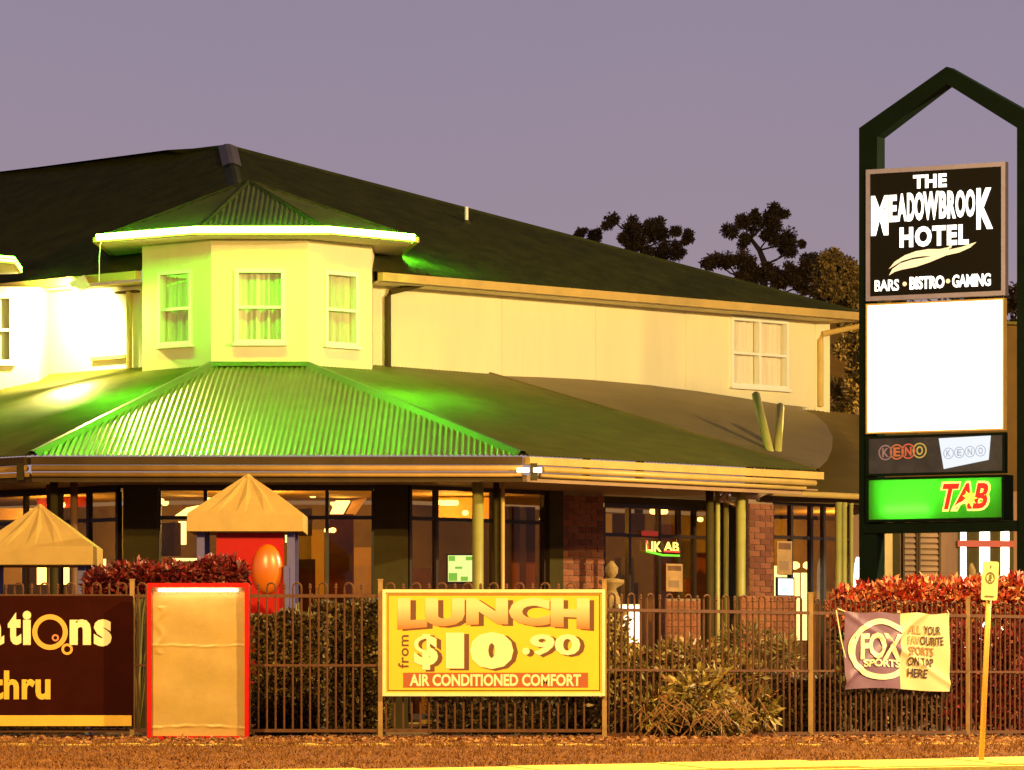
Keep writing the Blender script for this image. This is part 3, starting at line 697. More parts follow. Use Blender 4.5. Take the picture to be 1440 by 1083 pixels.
for u, v, Y in ((232, 711, 70), (563, 705, 70), (470, 712, 70.5), (440, 700, 71)):
    c = P(u, v, Y); MB().lathe(c, [(.03, 0), (.055, .03), (.05, .06)], 10).build('downlight', M['warm'], H)
rr = random.Random(21)
shade = [mat('interior_shade_%d' % i, c, .8, var=.3, scale=3) for i, c in enumerate(((.10, .05, .015), (.20, .12, .03), (.45, .30, .09), (.05, .025, .01), (.30, .10, .03), (.16, .14, .04)))]
for i in range(26):            # joinery, partitions and fittings standing inside the rooms
    u = rr.uniform(5, 1190); 
    if 300 < u < 420: continue
    fr_i = GF if 222 < u < 526 else (GL if u <= 222 else GR)
    dep = rr.uniform(1.2, 3.4); a_, _ = fr_i.hit(u); wd = rr.uniform(.12, .5); zt_i = rr.uniform(1.6, 3.2); zb_i = rr.choice((.1, .1, zt_i - rr.uniform(.2, .6)))
    MB().fbox(fr_i, a_, zb_i, a_ + wd, zt_i, -dep - .12, -dep).build('interior_partition', shade[i % 6], H)
for u, v in ((455, 745), (283, 700), (590, 745), (745, 705), (729, 722), (838, 730), (100, 745), (140, 705), (1098, 730), (1130, 735)):
    fr_i = GF if 222 < u < 526 else (GL if u <= 222 else GR)
    a_, z_ = fr_i.hit(u, v); c = fr_i.at(a_, z_, -rr.uniform(.9, 2.0)); MB().lathe(c, [(.02, 0), (.045, .02), (.04, .06), (.01, .07)], 8).build('pendant_lamp', M['warm'], H)
# sloping lit skylight panels and pendant fittings in the ceiling
MB().prism([P(464, 724, 71), P(482, 724, 71), P(492, 706, 71.5), P(472, 706, 71.5)], (0, .03, .02)).build('ceiling_light_panel', M['warm'], H)
MB().prism([P(486, 724, 71), P(500, 724, 71), P(515, 702, 71.5), P(496, 706, 71.5)], (0, .03, .02)).build('ceiling_light_panel', M['orange_lit'], H)
MB().prism([P(246, 727, 70.5), P(264, 727, 70.5), P(283, 712, 71), P(262, 716, 71)], (0, .03, .02)).build('ceiling_light_panel', M['warm'], H)
MB().prism([P(251, 733, 71), P(262, 733, 71), P(262, 766, 71), P(243, 766, 71), P(243, 751, 71), P(251, 751, 71)], (0, .03, 0)).build('lit_menu_panel', M['cool'], H)
MB().prism([P(242, 785, 71), P(278, 785, 71), P(278, 789, 71), P(252, 789, 71), P(252, 800, 71), P(242, 800, 71)], (0, .03, 0)).build('lit_menu_panel', M['cool'], H)
MB().prism([P(401, 748, 68.8), P(406, 748, 68.8), P(406, 763, 68.8), P(401, 763, 68.8)], (0, .03, 0)).build('lit_menu_panel', M['cool'], H)
MB().prism([P(134, 786, 71), P(149, 786, 71), P(149, 803, 71), P(134, 803, 71)], (0, .03, 0)).build('lit_menu_panel', M['cool'], H)
MB().prism([P(4, 792, 71), P(30, 792, 71), P(30, 822, 71), P(4, 822, 71)], (0, .03, 0)).build('lit_menu_panel', M['orange_lit'], H)
MB().prism([P(52, 792, 71), P(68, 792, 71), P(68, 822, 71), P(52, 822, 71)], (0, .03, 0)).build('lit_menu_panel', M['warm'], H)
MB().prism([P(85, 794, 71), P(97, 794, 71), P(97, 822, 71), P(85, 822, 71)], (0, .03, 0)).build('lit_menu_panel', M['warm'], H)
MB().prism([P(52, 701, 71), P(130, 697, 71), P(130, 712, 71), P(52, 716, 71)], (0, .04, 0)).build('red_pelmet', M['redband'], H)
MB().prism([P(0, 715, 71.2), P(52, 715, 71.2), P(52, 731, 71.2), P(0, 731, 71.2)], (0, .04, 0)).build('orange_pelmet', M['orange_lit'], H)
for i, (loc, pw) in enumerate((((-3.6, 69.3, 3.0), 70), ((-6.6, 71, 3.0), 60), ((-.9, 70.2, 3.0), 45), ((2.2, 73.5, 3.0), 22), ((5.2, 76.8, 3.0), 90))):
    MB().lathe((loc[0], loc[1], 3.2), [(.12, 0), (.14, .03), (.13, .07)], 12).build('ceiling_lamp', M['warm'], H)
    point('room_light', loc, (1, .60, .18), pw * 1.5, .15, H)
# little bulkhead lamp and battens under the gutter
c = P(48, 674, 64.3)
MB().lathe(c, [(.02, -.03), (.06, 0), (.065, .04), (.04, .07)], 12).build('eave_lamp', M['alu'], H)
MB().tube([c + Vector((-.035, -.05, .0)), c + Vector((-.015, -.06, .0))], .018, 8).build('lamp_bulb', M['warm'], H); MB().tube([c + Vector((.02, -.06, 0)), c + Vector((.04, -.05, 0))], .018, 8).build('lamp_bulb', M['warm'], H)
for u0, u1 in ((727, 744), (750, 762)): MB().tube([P(u0, 661, 63.75), P(u1, 661, 63.75)], .028, 8).build('batten_lamp', M['warm'], H)

# ---- flood lamp on the left wing
fl = e(WL0, 152, 404, .55)
FT = part_empty('flood_lamp', fl, H)
MB().beam(fl + Vector((-.1, 0, -.05)), fl + Vector((.12, 0, .06)), .16, .18).build('lamp_housing', M['white'], FT)
MB().beam(fl + Vector((0, 0, .05)), e(WL0, 156, 396, 0), .03, .03).build('lamp_bracket', M['white'], FT)
def spot(name, loc, tgt, col, power, ang, blend=.6, r=.1, parent=None):
    d = bpy.data.lights.new(name, 'SPOT'); d.color = col; d.energy = power; d.spot_size = math.radians(ang); d.spot_blend = blend; d.shadow_soft_size = r
    o = bpy.data.objects.new(name, d); COL.objects.link(o); o.location = Vector(loc) - (ORG[parent.name] if parent else Vector())
    if parent: o.parent = parent
    o.rotation_euler = (Vector(tgt) - Vector(loc)).to_track_quat('-Z', 'Y').to_euler(); return o
spot('flood_light', fl + Vector((-.12, -.08, -.1)), e(WL0, 108, 475, 0), (1, .88, .38), 900, 150, .5, .08, FT)
spot('roof_flood_light', fl + Vector((.02, -.12, -.14)), P(190, 590, 66.5), (1, .80, .25), 1100, 110, .8, .08, FT)

# ---- things in and on the building
TVr = Frame((-1.2, 69.0), r=(1, 0))
t = thing('television', P(648, 820, 69.0), 'bright wall television glowing pale green behind the glass above the lunch sign', 'television')
MB().fbox(TVr, *TVr.rect(628, 779, 668, 821), -.06, 0).build('casing', M['black'], t)
MB().fbox(TVr, *TVr.rect(630, 781, 666, 818), .002, .008).build('screen', mat('tv_screen', (.1, .15, .1), .3, emit=(.60, 1, .95), es=2.4), t)
tg = mat('tv_green_picture', (.05, .15, .05), .4, emit=(.25, .9, .25), es=1.4)
for rc_ in ((631, 782, 640, 789), (655, 783, 665, 788), (631, 806, 643, 817), (648, 811, 658, 817), (640, 797, 650, 800)): MB().fbox(TVr, *TVr.rect(*rc_), .009, .011).build('screen_picture', tg, t)
t = thing('neon_sign', GR2.at(GR2.hit(928)[0], GR2.hit(928, 784)[1], .06), 'small red, yellow and green neon sign hung in the bottle shop window', 'neon sign')
r = GR2.rect(905, 762, 951, 780); rd = mat('red_neon', (.5, 0, 0), .4, emit=(1, .06, .03), es=2.2); yl = mat('yellow_neon', (.5, .5, 0), .4, emit=(1, .8, .15), es=2.2); gn = mat('green_neon_small', (.1, .5, 0), .4, emit=(.2, .9, .05), es=1.0)
rl = (r[0], r[1] + .04, r[0] + (r[2] - r[0]) * .46, r[3]); rr_ = (r[0] + (r[2] - r[0]) * .54, r[1] + .05, r[2], r[3])
lettering(GR2, 'LIK', rl, yl, t, .05, .02); lettering(GR2, 'AB', rr_, yl, t, .05, .02)
MB().tube([GR2.at(r[0], r[1] + .04, .06), GR2.at((r[0] + r[2]) / 2, r[1] - .01, .06), GR2.at(r[2], r[1] - .01, .06)], .016, 6).build('green_tube', gn, t)
MB().tube([GR2.at(rr_[0], rr_[1] + .0, .06), GR2.at(rr_[2], rr_[1] + .0, .06)], .014, 6).build('red_tube', rd, t)
MB().tube([GR2.at(rl[0], rl[3] + .01, .06), GR2.at(rl[0] + .03, rl[1] + .02, .06)], .012, 6).build('red_tube', rd, t)
o = MB().fbox(GR2, *GR2.rect(900, 747, 922, 754), .03, .05).build('sticker_panel', mat('dim_red_sign', (.5, .03, .02), .5, emit=(1, .08, .04), es=.25))
tag(o, 'small dim red strip sign above the neon window sign', 'sign')
def poster(fr, u0, v0, u1, v1, label, col, lines, seed, off=.035):
    r = fr.rect(u0, v0, u1, v1); t = thing('poster', fr.at((r[0] + r[2]) / 2, r[1], off), label, 'poster'); rr = random.Random(seed)
    MB().fbox(fr, *r, off, off + .006).build('sheet', mat('glowing_poster_paper_%d' % seed, col, .7, var=.2, scale=6, emit=col, es=.10), t)  # sheet is given a faint glow of its own colour
    MB().fbox(fr, r[0] + .03, r[1] + (r[3] - r[1]) * .75, r[2] - .03, r[3] - .03, off + .007, off + .009).build('printed_band', M['wood'], t)
    MB().fbox(fr, r[0] + .05, r[1] + .06, r[2] - .08, r[1] + (r[3] - r[1]) * .4, off + .007, off + .009).build('printed_picture', M['soffit'], t)
poster(GR2, 934, 793, 957, 832, 'orange poster in the bottle shop window below the neon sign', (.55, .30, .10), 3, 1)
poster(GR, 1090, 761, 1111, 808, 'brown poster in the window right of the narrow brick pier', (.45, .25, .09), 3, 2)
MB().fbox(GR2, *GR2.rect(886, 721, 896, 752), -.6, -.5).build('lit_shelf_end', M['orange_lit'], H)
MB().fbox(GR2, *GR2.rect(902, 721, 922, 748), -.7, -.6).build('shelf_back', M['room_wall'], H); MB().fbox(GR2, *GR2.rect(931, 721, 949, 748), -.7, -.6).build('shelf_back', M['room_wall'], H)
t = thing('monitor', GR.at(GR.hit(1100)[0], GR.hit(1100, 838)[1], .04), 'bright bluish white screen in the window beside the brick pier', 'monitor')
MB().fbox(GR, *GR.rect(1088, 812, 1113, 839), .035, .06).build('casing', M['black'], t)
MB().fbox(GR, *GR.rect(1090, 814, 1111, 837), .061, .066).build('screen', mat('monitor_screen', (.5, .6, .7), .3, emit=(.75, .95, 1), es=1.5), t)
MB().fbox(GR, *GR.rect(1094, 826, 1104, 832), .067, .069).build('screen_picture', mat('monitor_picture', (.3, .4, .6), .3, emit=(.45, .7, .9), es=.9), t)
# bright light tubes behind the gaming doors
for u0, u1, v0 in ((1123, 1126, 795), (1129, 1139, 808), (1145, 1156, 805), (1162, 1173, 805)):
    MB().fbox(GR, *GR.rect(u0, v0, u1, 900), -.5, -.44).build('lit_door_panel', M['cool'], H)
for u, v in ((1137, 792), (1150, 795), (1168, 795)):
    c = GR.at(GR.hit(u)[0], GR.hit(u, v)[1], -.45); MB().lathe(c - Vector((0, 0, .05)), [(.02, 0), (.07, .03), (.07, .08), (.03, .11)], 10).build('globe_lamp', M['warm'], H)
c = P(1206, 815, 72.5); MB().lathe(c - Vector((0, 0, .35)), [(.05, 0), (.06, .3), (.05, .55), (.02, .68)], 10).build('column_lamp', M['cool'], H)

# ------------------------------------------------------------------ PYLON SIGN
pyl0 = P(1208, 0, 60.3); PY = Frame((pyl0.x, pyl0.y), r=(.866, -.5)); W = 2.36
T = thing('pylon_sign', (pyl0.x + 1.0, pyl0.y - .5, 0), 'tall dark pylon sign with pointed top carrying lit hotel panels', 'sign')
zsh, zpk, zpi, zsi, pw_ = 7.45, 8.13, 7.92, 7.33, .245
D0, D1 = -.22, 0.0
fr = MB()
n3 = PY.n.to_3d()
def pyl_poly(pts): fr.prism([PY.at(x, z, D0) for x, z in pts], n3 * (D1 - D0))
pyl_poly([(0, -.05), (pw_, -.05), (pw_, zsi), (0, zsh)]); pyl_poly([(W - pw_, -.05), (W, -.05), (W, zsh), (W - pw_, zsi)])
pyl_poly([(0, zsh), (pw_, zsi), (W / 2, zpi), (W / 2, zpk)]); pyl_poly([(W / 2, zpi), (W - pw_, zsi), (W, zsh), (W / 2, zpk)])
fr.build('frame', M['pylon'], T)
pr_ = lambda u0, v0, u1, v1: (PY.hit(u0)[0], (PY.hit((u0 + u1) / 2, v1)[1]), PY.hit(u1)[0], PY.hit((u0 + u1) / 2, v0)[1])
def cab(rect, name, m, off0=.0, off1=.09, bw=.05, bm=None):
    x0, z0, x1, z1 = rect; b = MB()
    b.fbox(PY, x0, z0, x0 + bw, z1, off0, off1).fbox(PY, x1 - bw, z0, x1, z1, off0, off1).fbox(PY, x0 + bw, z1 - bw, x1 - bw, z1, off0, off1 - .002).fbox(PY, x0 + bw, z0, x1 - bw, z0 + bw, off0, off1 - .002)
    B = b.build(name, bm or M['alu'], T)
    MB().fbox(PY, x0 + bw, z0 + bw, x1 - bw, z1 - bw, off0 + .01, off1 - .02).build('sign_face', m, B)
    return B
R_ = pr_(1222, 234, 1418, 420)
cab(R_, 'name_panel', mat('black_sign_face', (.005, .004, .003), .6, spec=.12), bw=.055)
LT = lambda u0, v0, u1, v1: pr_(u0, v0, u1, v1)
lettering(PY, 'THE', LT(1288, 246, 1335, 265), M['lit_letter'], T, .075, .045, 1.1)
for ch, u0, u1, va_, vb_, bo in (('M', 1229, 1253, 276, 332, .045), ('E', 1254.5, 1265, 275, 313, .04), ('A', 1265.5, 1279, 273, 312, .04), ('D', 1279.5, 1290, 272, 312, .045), ('O', 1290, 1303, 271, 311, .045), ('W', 1302, 1324, 270, 310, .04),
                              ('B', 1324.5, 1335, 269.5, 308, .045), ('R', 1336, 1348, 269, 308, .045), ('O', 1347.5, 1361, 268, 307, .045), ('O', 1361.5, 1375, 267, 306, .045), ('K', 1377, 1400, 265, 323, .045)):
    lettering(PY, ch, LT(u0, va_, u1, vb_), M['lit_letter'], T, .075, bo, name='letter')
lettering(PY, 'HOTEL', LT(1269, 318, 1366, 347), M['lit_letter'], T, .075, .05, 1.15)
def poly_letter(pts, m, name='emblem'):
    q = [PY.at(PY.hit(u)[0], PY.hit(u, v)[1], .075) for u, v in pts]; MB().prism(q, n3 * .006).build(name, m, T)
s_up = [(1254, 379), (1262, 369), (1276, 360), (1292, 354), (1310, 351), (1326, 351), (1340, 348), (1337, 353), (1322, 359), (1316, 361), (1303, 361), (1288, 363), (1272, 368), (1262, 374)]
s_dn = [(1254, 388), (1259, 379), (1270, 371), (1286, 366), (1304, 363), (1320, 360), (1338, 352), (1356, 348), (1377, 341), (1368, 349), (1352, 356), (1334, 360), (1322, 365), (1310, 370), (1292, 376), (1272, 380), (1262, 383)]
poly_letter(s_up, M['cream_letter']); poly_letter(s_dn, M['cream_letter']); poly_letter([(1337, 350), (1341, 343), (1343, 345), (1341, 350)], M['cream_letter'])
lettering(PY, 'BARS', LT(1234, 394, 1268, 410), M['lit_letter'], T, .075, .02, .95)
lettering(PY, 'BISTRO', LT(1283, 389, 1332, 407), M['lit_letter'], T, .075, .04, .95)
lettering(PY, 'GAMING', LT(1343, 386, 1397, 404), M['lit_letter'], T, .075, .03, .95)
for u, v in ((1276, 400), (1337, 396)):
    c = PY.hit(u, v); disc_geom(PY, c[0], c[1], .028, .075, n=12).build('bullet_dot', M['cream_letter'], T)
cab(pr_(1222, 424, 1416, 608), 'lit_blank_panel', M['lit_white'], bw=.02, bm=M['gutter'])
KP = pr_(1222, 611, 1417, 668); cab(KP, 'game_panel', mat('keno_panel_face', (.035, .035, .05), .25, var=.4, scale=2.5), bw=.03, bm=M['pylon'])
dim = [(.20, .13, .18), (.38, .12, .05), (.40, .09, .06), (.35, .30, .10)]
for i, ch in enumerate('KENO'):
    u = 1249 + i * 16; v = 637 - i * 1.0; c = PY.hit(u, v); B = ring_geom(PY, c[0], c[1], .095, .078, .073, n=20).build('ball_outline', mat('ball_%s' % ch, dim[i], .4, emit=dim[i], es=.35), T)
    lettering(PY, ch, (c[0] - .045, c[1] - .055, c[0] + .045, c[1] + .055), B.active_material, T, .073, .03)
q = [PY.at(PY.hit(u)[0], PY.hit(u, v)[1], .075) for u, v in ((1324, 617), (1397, 613), (1394, 647), (1331, 660))]
MB().prism(q, n3 * .006).build('lit_quarter_panel', mat('blue_white_lit_face', (.08, .08, .1), .4, emit=(.80, .90, 1), es=.95), T)
gl = mat('pale_ball_print', (.05, .05, .08), .5, emit=(.50, .56, .74), es=.75)
for i, ch in enumerate('KENO'):
    c = PY.hit(1338 + i * 15, 638 - i * 1.2); ring_geom(PY, c[0], c[1], .07, .06, .083, th=.003, n=18).build('ball_outline', gl, T)
    lettering(PY, ch, (c[0] - .03, c[1] - .04, c[0] + .03, c[1] + .04), gl, T, .083, .02, thick=.003)
# TAB light box: translucent green face with a real tube inside
TR = pr_(1222, 670, 1416, 733)
b = MB(); x0, z0, x1, z1 = TR; bw_ = .03
b.fbox(PY, x0, z0, x0 + bw_, z1, -.17, .09).fbox(PY, x1 - bw_, z0, x1, z1, -.17, .09).fbox(PY, x0 + bw_, z1 - bw_, x1 - bw_, z1, -.17, .088).fbox(PY, x0 + bw_, z0, x1 - bw_, z0 + bw_, -.17, .088).fbox(PY, x0, z0, x1, z1, -.19, -.172)
TB = b.build('light_box', M['pylon'], T)
MB().fbox(PY, x0 + bw_, z0 + bw_, x1 - bw_, z1 - bw_, .066, .070).build('green_face', translucent('green_acrylic', (.24, .80, .14)), TB)
MB().fbox(PY, x0 + bw_, z0 + bw_, x1 - bw_, z1 - bw_, -.16, -.15).build('reflector', M['white'], TB)
tu = mat('fluorescent_tube', (1, 1, 1), .4, emit=(.85, 1, .9), es=16)
MB().tube([PY.at(x0 + .22, z0 + .15, .005), PY.at(x0 + .85, z0 + .15, .005)], .02, 8).build('light_tube', tu, TB)
MB().tube([PY.at(x0 + .1, z1 - .12, -.11), PY.at(x1 - .1, z1 - .12, -.11)], .012, 8).build('light_tube', tu, TB)
# TAB letters with yellow outline
rt = LT(1324, 677, 1397, 719); yo = mat('yellow_outline', (.85, .70, .10), .5, emit=(1, .88, .25), es=.95); rdl = mat('red_lit_letter', (.6, .01, .01), .5, emit=(.78, .01, .008), es=.75)
lettering(PY, 'TAB', rt, yo, TB, .072, .075, 1.0, shear=.12)
rin = (rt[0] + .03, rt[1] + .025, rt[2] - .03, rt[3] - .025)
lettering(PY, 'TAB', rin, rdl, TB, .0785, .035, 1.06, shear=.12)
c = PY.hit(1368, 701); st = []
for i in range(18):
    a = math.pi * 2 * i / 18; rr = .105 if i % 2 == 0 else .05; st.append(PY.at(c[0] + rr * math.cos(a), c[1] + rr * math.sin(a), .086))
MB().prism(st, n3 * .004).build('starburst', mat('bright_yellow_lit', (.9, .8, .05), .5, emit=(1, .93, .08), es=1.1), TB)
sw = [(1342, 716), (1352, 708), (1364, 703), (1366, 706), (1354, 711), (1346, 718)]
MB().prism([PY.at(PY.hit(u)[0], PY.hit(u, v)[1], .0865) for u, v in sw], n3 * .004).build('swoosh', yo, TB)
bb = pr_(1214, 734, 1432, 746); MB().fbox(PY, bb[0], bb[1] - .02, bb[2], bb[3], -.2, .03).build('cross_beam', M['pylon'], T)
pole_l = spot  # keep name short

# ------------------------------------------------------------------ FENCE
YA = 53.0
A0 = Vector((XU(-60, YA), YA)); A1 = Vector((XU(850, YA), YA)); B1 = Vector((XU(1140, 55), 55.0)); C1 = Vector((XU(1500, 58.2), 58.2))
FN = thing('tubular_fence', (A0.x, YA, 0), 'long bronze tubular steel fence with hoop tops along the grass verge', 'fence')
hoop_mesh = {}
def hoop_me(key, h, w, r=.0115):
    if key not in hoop_mesh:
        pts = [(-w / 2, 0, .08)] + [(-w / 2, 0, h - w / 2)] + [(-w / 2 * math.cos(a), 0, h - w / 2 + w / 2 * math.sin(a)) for a in (.5, 1.05, 1.57, 2.09, 2.64)] + [(w / 2, 0, h - w / 2), (w / 2, 0, .08)]
        m = MB().tube(pts, r, 6); me = bpy.data.meshes.new('hoop'); me.from_pydata(m.v, [], m.f); me.materials.append(M['fencem']); hoop_mesh[key] = me
    return hoop_mesh[key]
def picket_me(key, h, r=.0115):
    if key not in hoop_mesh:
        m = MB().tube([(0, 0, .08), (0, 0, h - .05)], r, 6); m.lathe((0, 0, h - .06), [(.012, 0), (.020, .012), (.012, .025), (.018, .04), (.002, .065)], 6)
        me = bpy.data.meshes.new('picket'); me.from_pydata(m.v, [], m.f); me.materials.append(M['fencem']); hoop_mesh[key] = me
    return hoop_mesh[key]
def fence_run(a, b, h, dz, sp, key, rail_v, skip=None):
    d = (b - a); Ln = d.length; u = d / Ln; rot = math.atan2(u.y, u.x); x = .06; i = 0
    while x < Ln - .1:
        if i % 2 == 0:
            if x + sp > Ln - .04: break
            c = a + u * (x + sp / 2); link('hoop', hoop_me(key + 'h', h, sp), (c.x, c.y, dz), FN, rotz=rot); x += 2 * sp
        else:
            c = a + u * x; link('picket', picket_me(key + 'p', h - .005), (c.x, c.y, dz), FN, rotz=rot); x += sp
        i += 1
    for zr, hh in rail_v:
        MB().beam((a.x, a.y, zr + dz), (b.x, b.y, zr + dz), .034, hh).build('rail', M['fencem'], FN)
rails = [(.095, .035), (.80, .026), (1.55, .036)]
posts = [186, 535, 850]
pa = A0
for u in [186, 535, 850]:
    pb_ = Vector((XU(u, YA), YA)); fence_run(pa, pb_, 1.69, 0, .093, 'a', rails); pa = pb_
r2 = [(.07, .035), (.77, .026), (1.42, .036)]
fence_run(A1, B1, 1.60, -.02, .093, 'b', r2)
Cm = B1 + (C1 - B1) * .60
fence_run(B1, Cm, 1.58, -.02, .088, 'c', r2); fence_run(Cm, C1, 1.58, -.02, .088, 'c', r2)
def fpost(q, h, w=.05): 
    m = MB().box(q.x - w / 2, q.y - w / 2 - .01, -.06, q.x + w / 2, q.y + w / 2 - .01, h); m.prism([(q.x - w / 2 - .005, q.y - w / 2 - .015, h), (q.x + w / 2 + .005, q.y - w / 2 - .015, h), (q.x + w / 2 + .005, q.y + w / 2, h), (q.x - w / 2 - .005, q.y + w / 2, h)], (0, 0, .012)); m.build('fence_post', M['postm'], FN)
for u in posts: fpost(Vector((XU(u, YA), YA)), 1.72)
fpost(B1, 1.62, .055); fpost(Cm, 1.6)

# ------------------------------------------------------------------ signs on and in front of the fence
SG = Frame((0, 52.93), r=(1, 0)); sx = lambda u: SG.hit(u)[0]; sz = lambda v: SG.hit(0, v)[1]
def srect(u0, v0, u1, v1): return (sx(u0), sz(v1), sx(u1), sz(v0))
# lunch sign
t = thing('lunch_sign', (sx(694), 52.93, sz(979)), 'yellow LUNCH from $10.90 board with cream frame on the fence', 'sign')
x0, z0, x1, z1 = srect(538, 829, 851, 979); w = .035
MB().fbox(SG, x0, z0, x0 + w, z1, -.03, .03).fbox(SG, x1 - w, z0, x1, z1, -.03, .03).fbox(SG, x0 + w, z1 - w, x1 - w, z1, -.03, .029).fbox(SG, x0 + w, z0, x1 - w, z0 + w, -.03, .029).build('frame', mat('cream_sign_frame', (.85, .74, .42), .5, var=.08), t)
MB().fbox(SG, x0 + w, z0 + w, x1 - w, z1 - w, -.02, .012).build('board', mat('yellow_sign_board', (.86, .56, .035), .45, var=.05, scale=1.5), t)
brn = mat('brown_print', (.16, .06, .02), .5); tr_ = mat('terracotta_print', (.42, .10, .03), .5, var=.08); crm = mat('cream_print', (.95, .82, .50), .5, var=.03)
w2 = .012; a = w + .018
MB().fbox(SG, x0 + a, z0 + a, x0 + a + w2, z1 - a, .0125, .0145).fbox(SG, x1 - a - w2, z0 + a, x1 - a, z1 - a, .0125, .0145).fbox(SG, x0 + a + w2, z1 - a - w2, x1 - a - w2, z1 - a, .0125, .0143).fbox(SG, x0 + a + w2, z0 + a, x1 - a - w2, z0 + a + w2, .0125, .0143).build('border_line', brn, t)
# gradient print of the word LUNCH
gm = bpy.data.materials.new('cream_to_orange_print'); gm.use_nodes = True; n_ = gm.node_tree.nodes; l_ = gm.node_tree.links
tcn = n_.new('ShaderNodeTexCoord'); sp_ = n_.new('ShaderNodeSeparateXYZ'); rp = n_.new('ShaderNodeValToRGB')
l_.new(tcn.outputs['Generated'], sp_.inputs[0]); l_.new(sp_.outputs[2], rp.inputs[0]); l_.new(rp.outputs[0], n_['Principled BSDF'].inputs['Base Color'])
rp.color_ramp.elements[0].position = .0; rp.color_ramp.elements[0].color = (.62, .16, .03, 1); rp.color_ramp.elements[1].position = .75; rp.color_ramp.elements[1].color = (.90, .66, .34, 1)
def lunch(a_, b_):
    k = abs(a_ - .5) * 2; bot = .17 * (1 - k ** 1.6); return a_, bot + (1 - bot) * b_
rL = srect(559, 841, 829, 886)
lettering(SG, 'LUNCH', (rL[0] + .055, rL[1] - .015, rL[2] + .05, rL[3] - .02), brn, t, .013, .075, 1.06, warp=lunch, thick=.002)
lettering(SG, 'LUNCH', rL, gm, t, .0155, .07, 1.07, warp=lunch, thick=.002)
for body, rc, bo in (('$', (582, 892, 616, 942), .05), ('10', (627, 889, 722, 941), .075), ('.', (734, 911, 745, 921), .03), ('90', (745, 892, 816, 922), .035)):
    r = srect(*rc)
    lettering(SG, body, (r[0] + .04, r[1] - .02, r[2] + .05, r[3] - .012), brn, t, .013, bo + .01, 1.0, thick=.002)
    lettering(SG, body, r, crm, t, .0155, bo, 1.0, thick=.002)
lettering(SG, 'from', srect(560, 893, 575, 940), brn, t, .013, .015, 1.05, rot=1, thick=.002)
MB().fbox(SG, *srect(567, 946, 827, 967), .013, .015).build('text_band', tr_, t)
lettering(SG, 'AIR CONDITIONED COMFORT', srect(576, 948, 817, 965), crm, t, .0155, .035, 1.0, thick=.002)
# left banner
t = thing('drive_thru_banner', (sx(60), 52.9, sz(1022)), 'maroon banner with cream and yellow lettering at the left end of the fence', 'banner')
mar = mat('maroon_vinyl', (.030, .004, .002), .7, spec=.04, var=.2, scale=3, bump=.1, bscale=4)
MB().fbox(SG, sx(-330), sz(1022), sx(187), sz(838), -.008, .006).build('vinyl', mar, t)
yb = mat('yellow_print', (.80, .48, .05), .5, var=.05); yp2 = mat('golden_print', (.85, .44, .08), .5)
MB().fbox(SG, sx(-328), sz(1021), sx(185), sz(1006), .0065, .0085).build('yellow_stripe', yb, t)
lettering(SG, 'a', srect(-28, 871, 6, 908), crm, t, .007, .045, thick=.002); lettering(SG, 't', srect(11, 861, 30, 907), crm, t, .007, .05, thick=.002); lettering(SG, 'i', srect(32, 859, 44, 907), crm, t, .007, .04, thick=.002)
lettering(SG, 'n', srect(98, 871, 128, 907), crm, t, .007, .045, thick=.002); lettering(SG, 's', srect(132, 871, 157, 909), crm, t, .007, .045, thick=.002)
px1 = 1 / 130.4
for u, v, ro, ri, m_ in ((70.5, 889, 25, 18, yp2), (94.5, 913, 8, 4.5, yp2), (78, 897, 5, 2.6, mat('pink_print', (.75, .25, .12), .5))):
    ring_geom(SG, sx(u), sz(v), ro * px1, ri * px1, .0075, .003).build('ring_emblem', m_, t)
lettering(SG, 'thru', srect(-14, 943, 71, 984), yb, t, .007, .035, 1.05, thick=.002)
# red framed poster case
PC = Frame((0, 52.55), r=(1, 0)); cx = lambda u: PC.hit(u)[0]; cz = lambda v: PC.hit(0, v)[1]
t = thing('poster_case', (cx(279), 52.6, cz(1041)), 'upright red framed poster case with blank creased cream sheet', 'display case')
x0, z0, x1, z1 = cx(207), cz(1041), cx(350), cz(820); w = .045
MB().fbox(PC, x0, z0, x0 + w, z1, -.12, .03).fbox(PC, x1 - w, z0, x1, z1, -.12, .03).fbox(PC, x0 + w, z1 - w, x1 - w, z1, -.12, .029).fbox(PC, x0 + w, z0, x1 - w, z0 + w, -.12, .029).build('frame', M['red_frame'], t)
MB().fbox(PC, x0 + w, z0 + w, x1 - w, z1 - w, -.12, -.10).build('backing_board', M['red_frame'], t)
sh = MB(); nx, nz = 26, 44; rs = random.Random(3)
def crease(x, z):
    a = (x - x0) / (x1 - x0); b = (z - z0) / (z1 - z0)
    o = .004 * math.sin(a * 9 + b * 3) + .003 * math.sin(b * 23 + a * 5)
    o += .010 * math.exp(-((b - .60 - .004 * math.sin(a * 8) - .002 * math.sin(a * 31)) / .005) ** 2) * (1 - a * .3 + .3 * math.sin(a * 23)) + .014 * math.exp(-((b - .075 - .015 * math.sin(a * 3.3) - .002 * math.sin(a * 37)) / .006) ** 2) * (.8 + .5 * math.sin(a * 19 + 1))
    o += .012 * math.exp(-((a - .12 - .03 * math.sin(b * 40)) / .03) ** 2) * (1 if .55 < b < .85 else 0)
    return o
NX, NZ = 60, 150; vv = []; 
for j in range(NZ + 1):
    for i in range(NX + 1):
        x = x0 + w + (x1 - x0 - 2 * w) * i / NX; z = z0 + w + (z1 - z0 - 2 * w) * j / NZ; vv.append(PC.at(x, z, -.05 + crease(x, z)))
sh.add(vv, [(j * (NX + 1) + i, j * (NX + 1) + i + 1, (j + 1) * (NX + 1) + i + 1, (j + 1) * (NX + 1) + i) for j in range(NZ) for i in range(NX)])
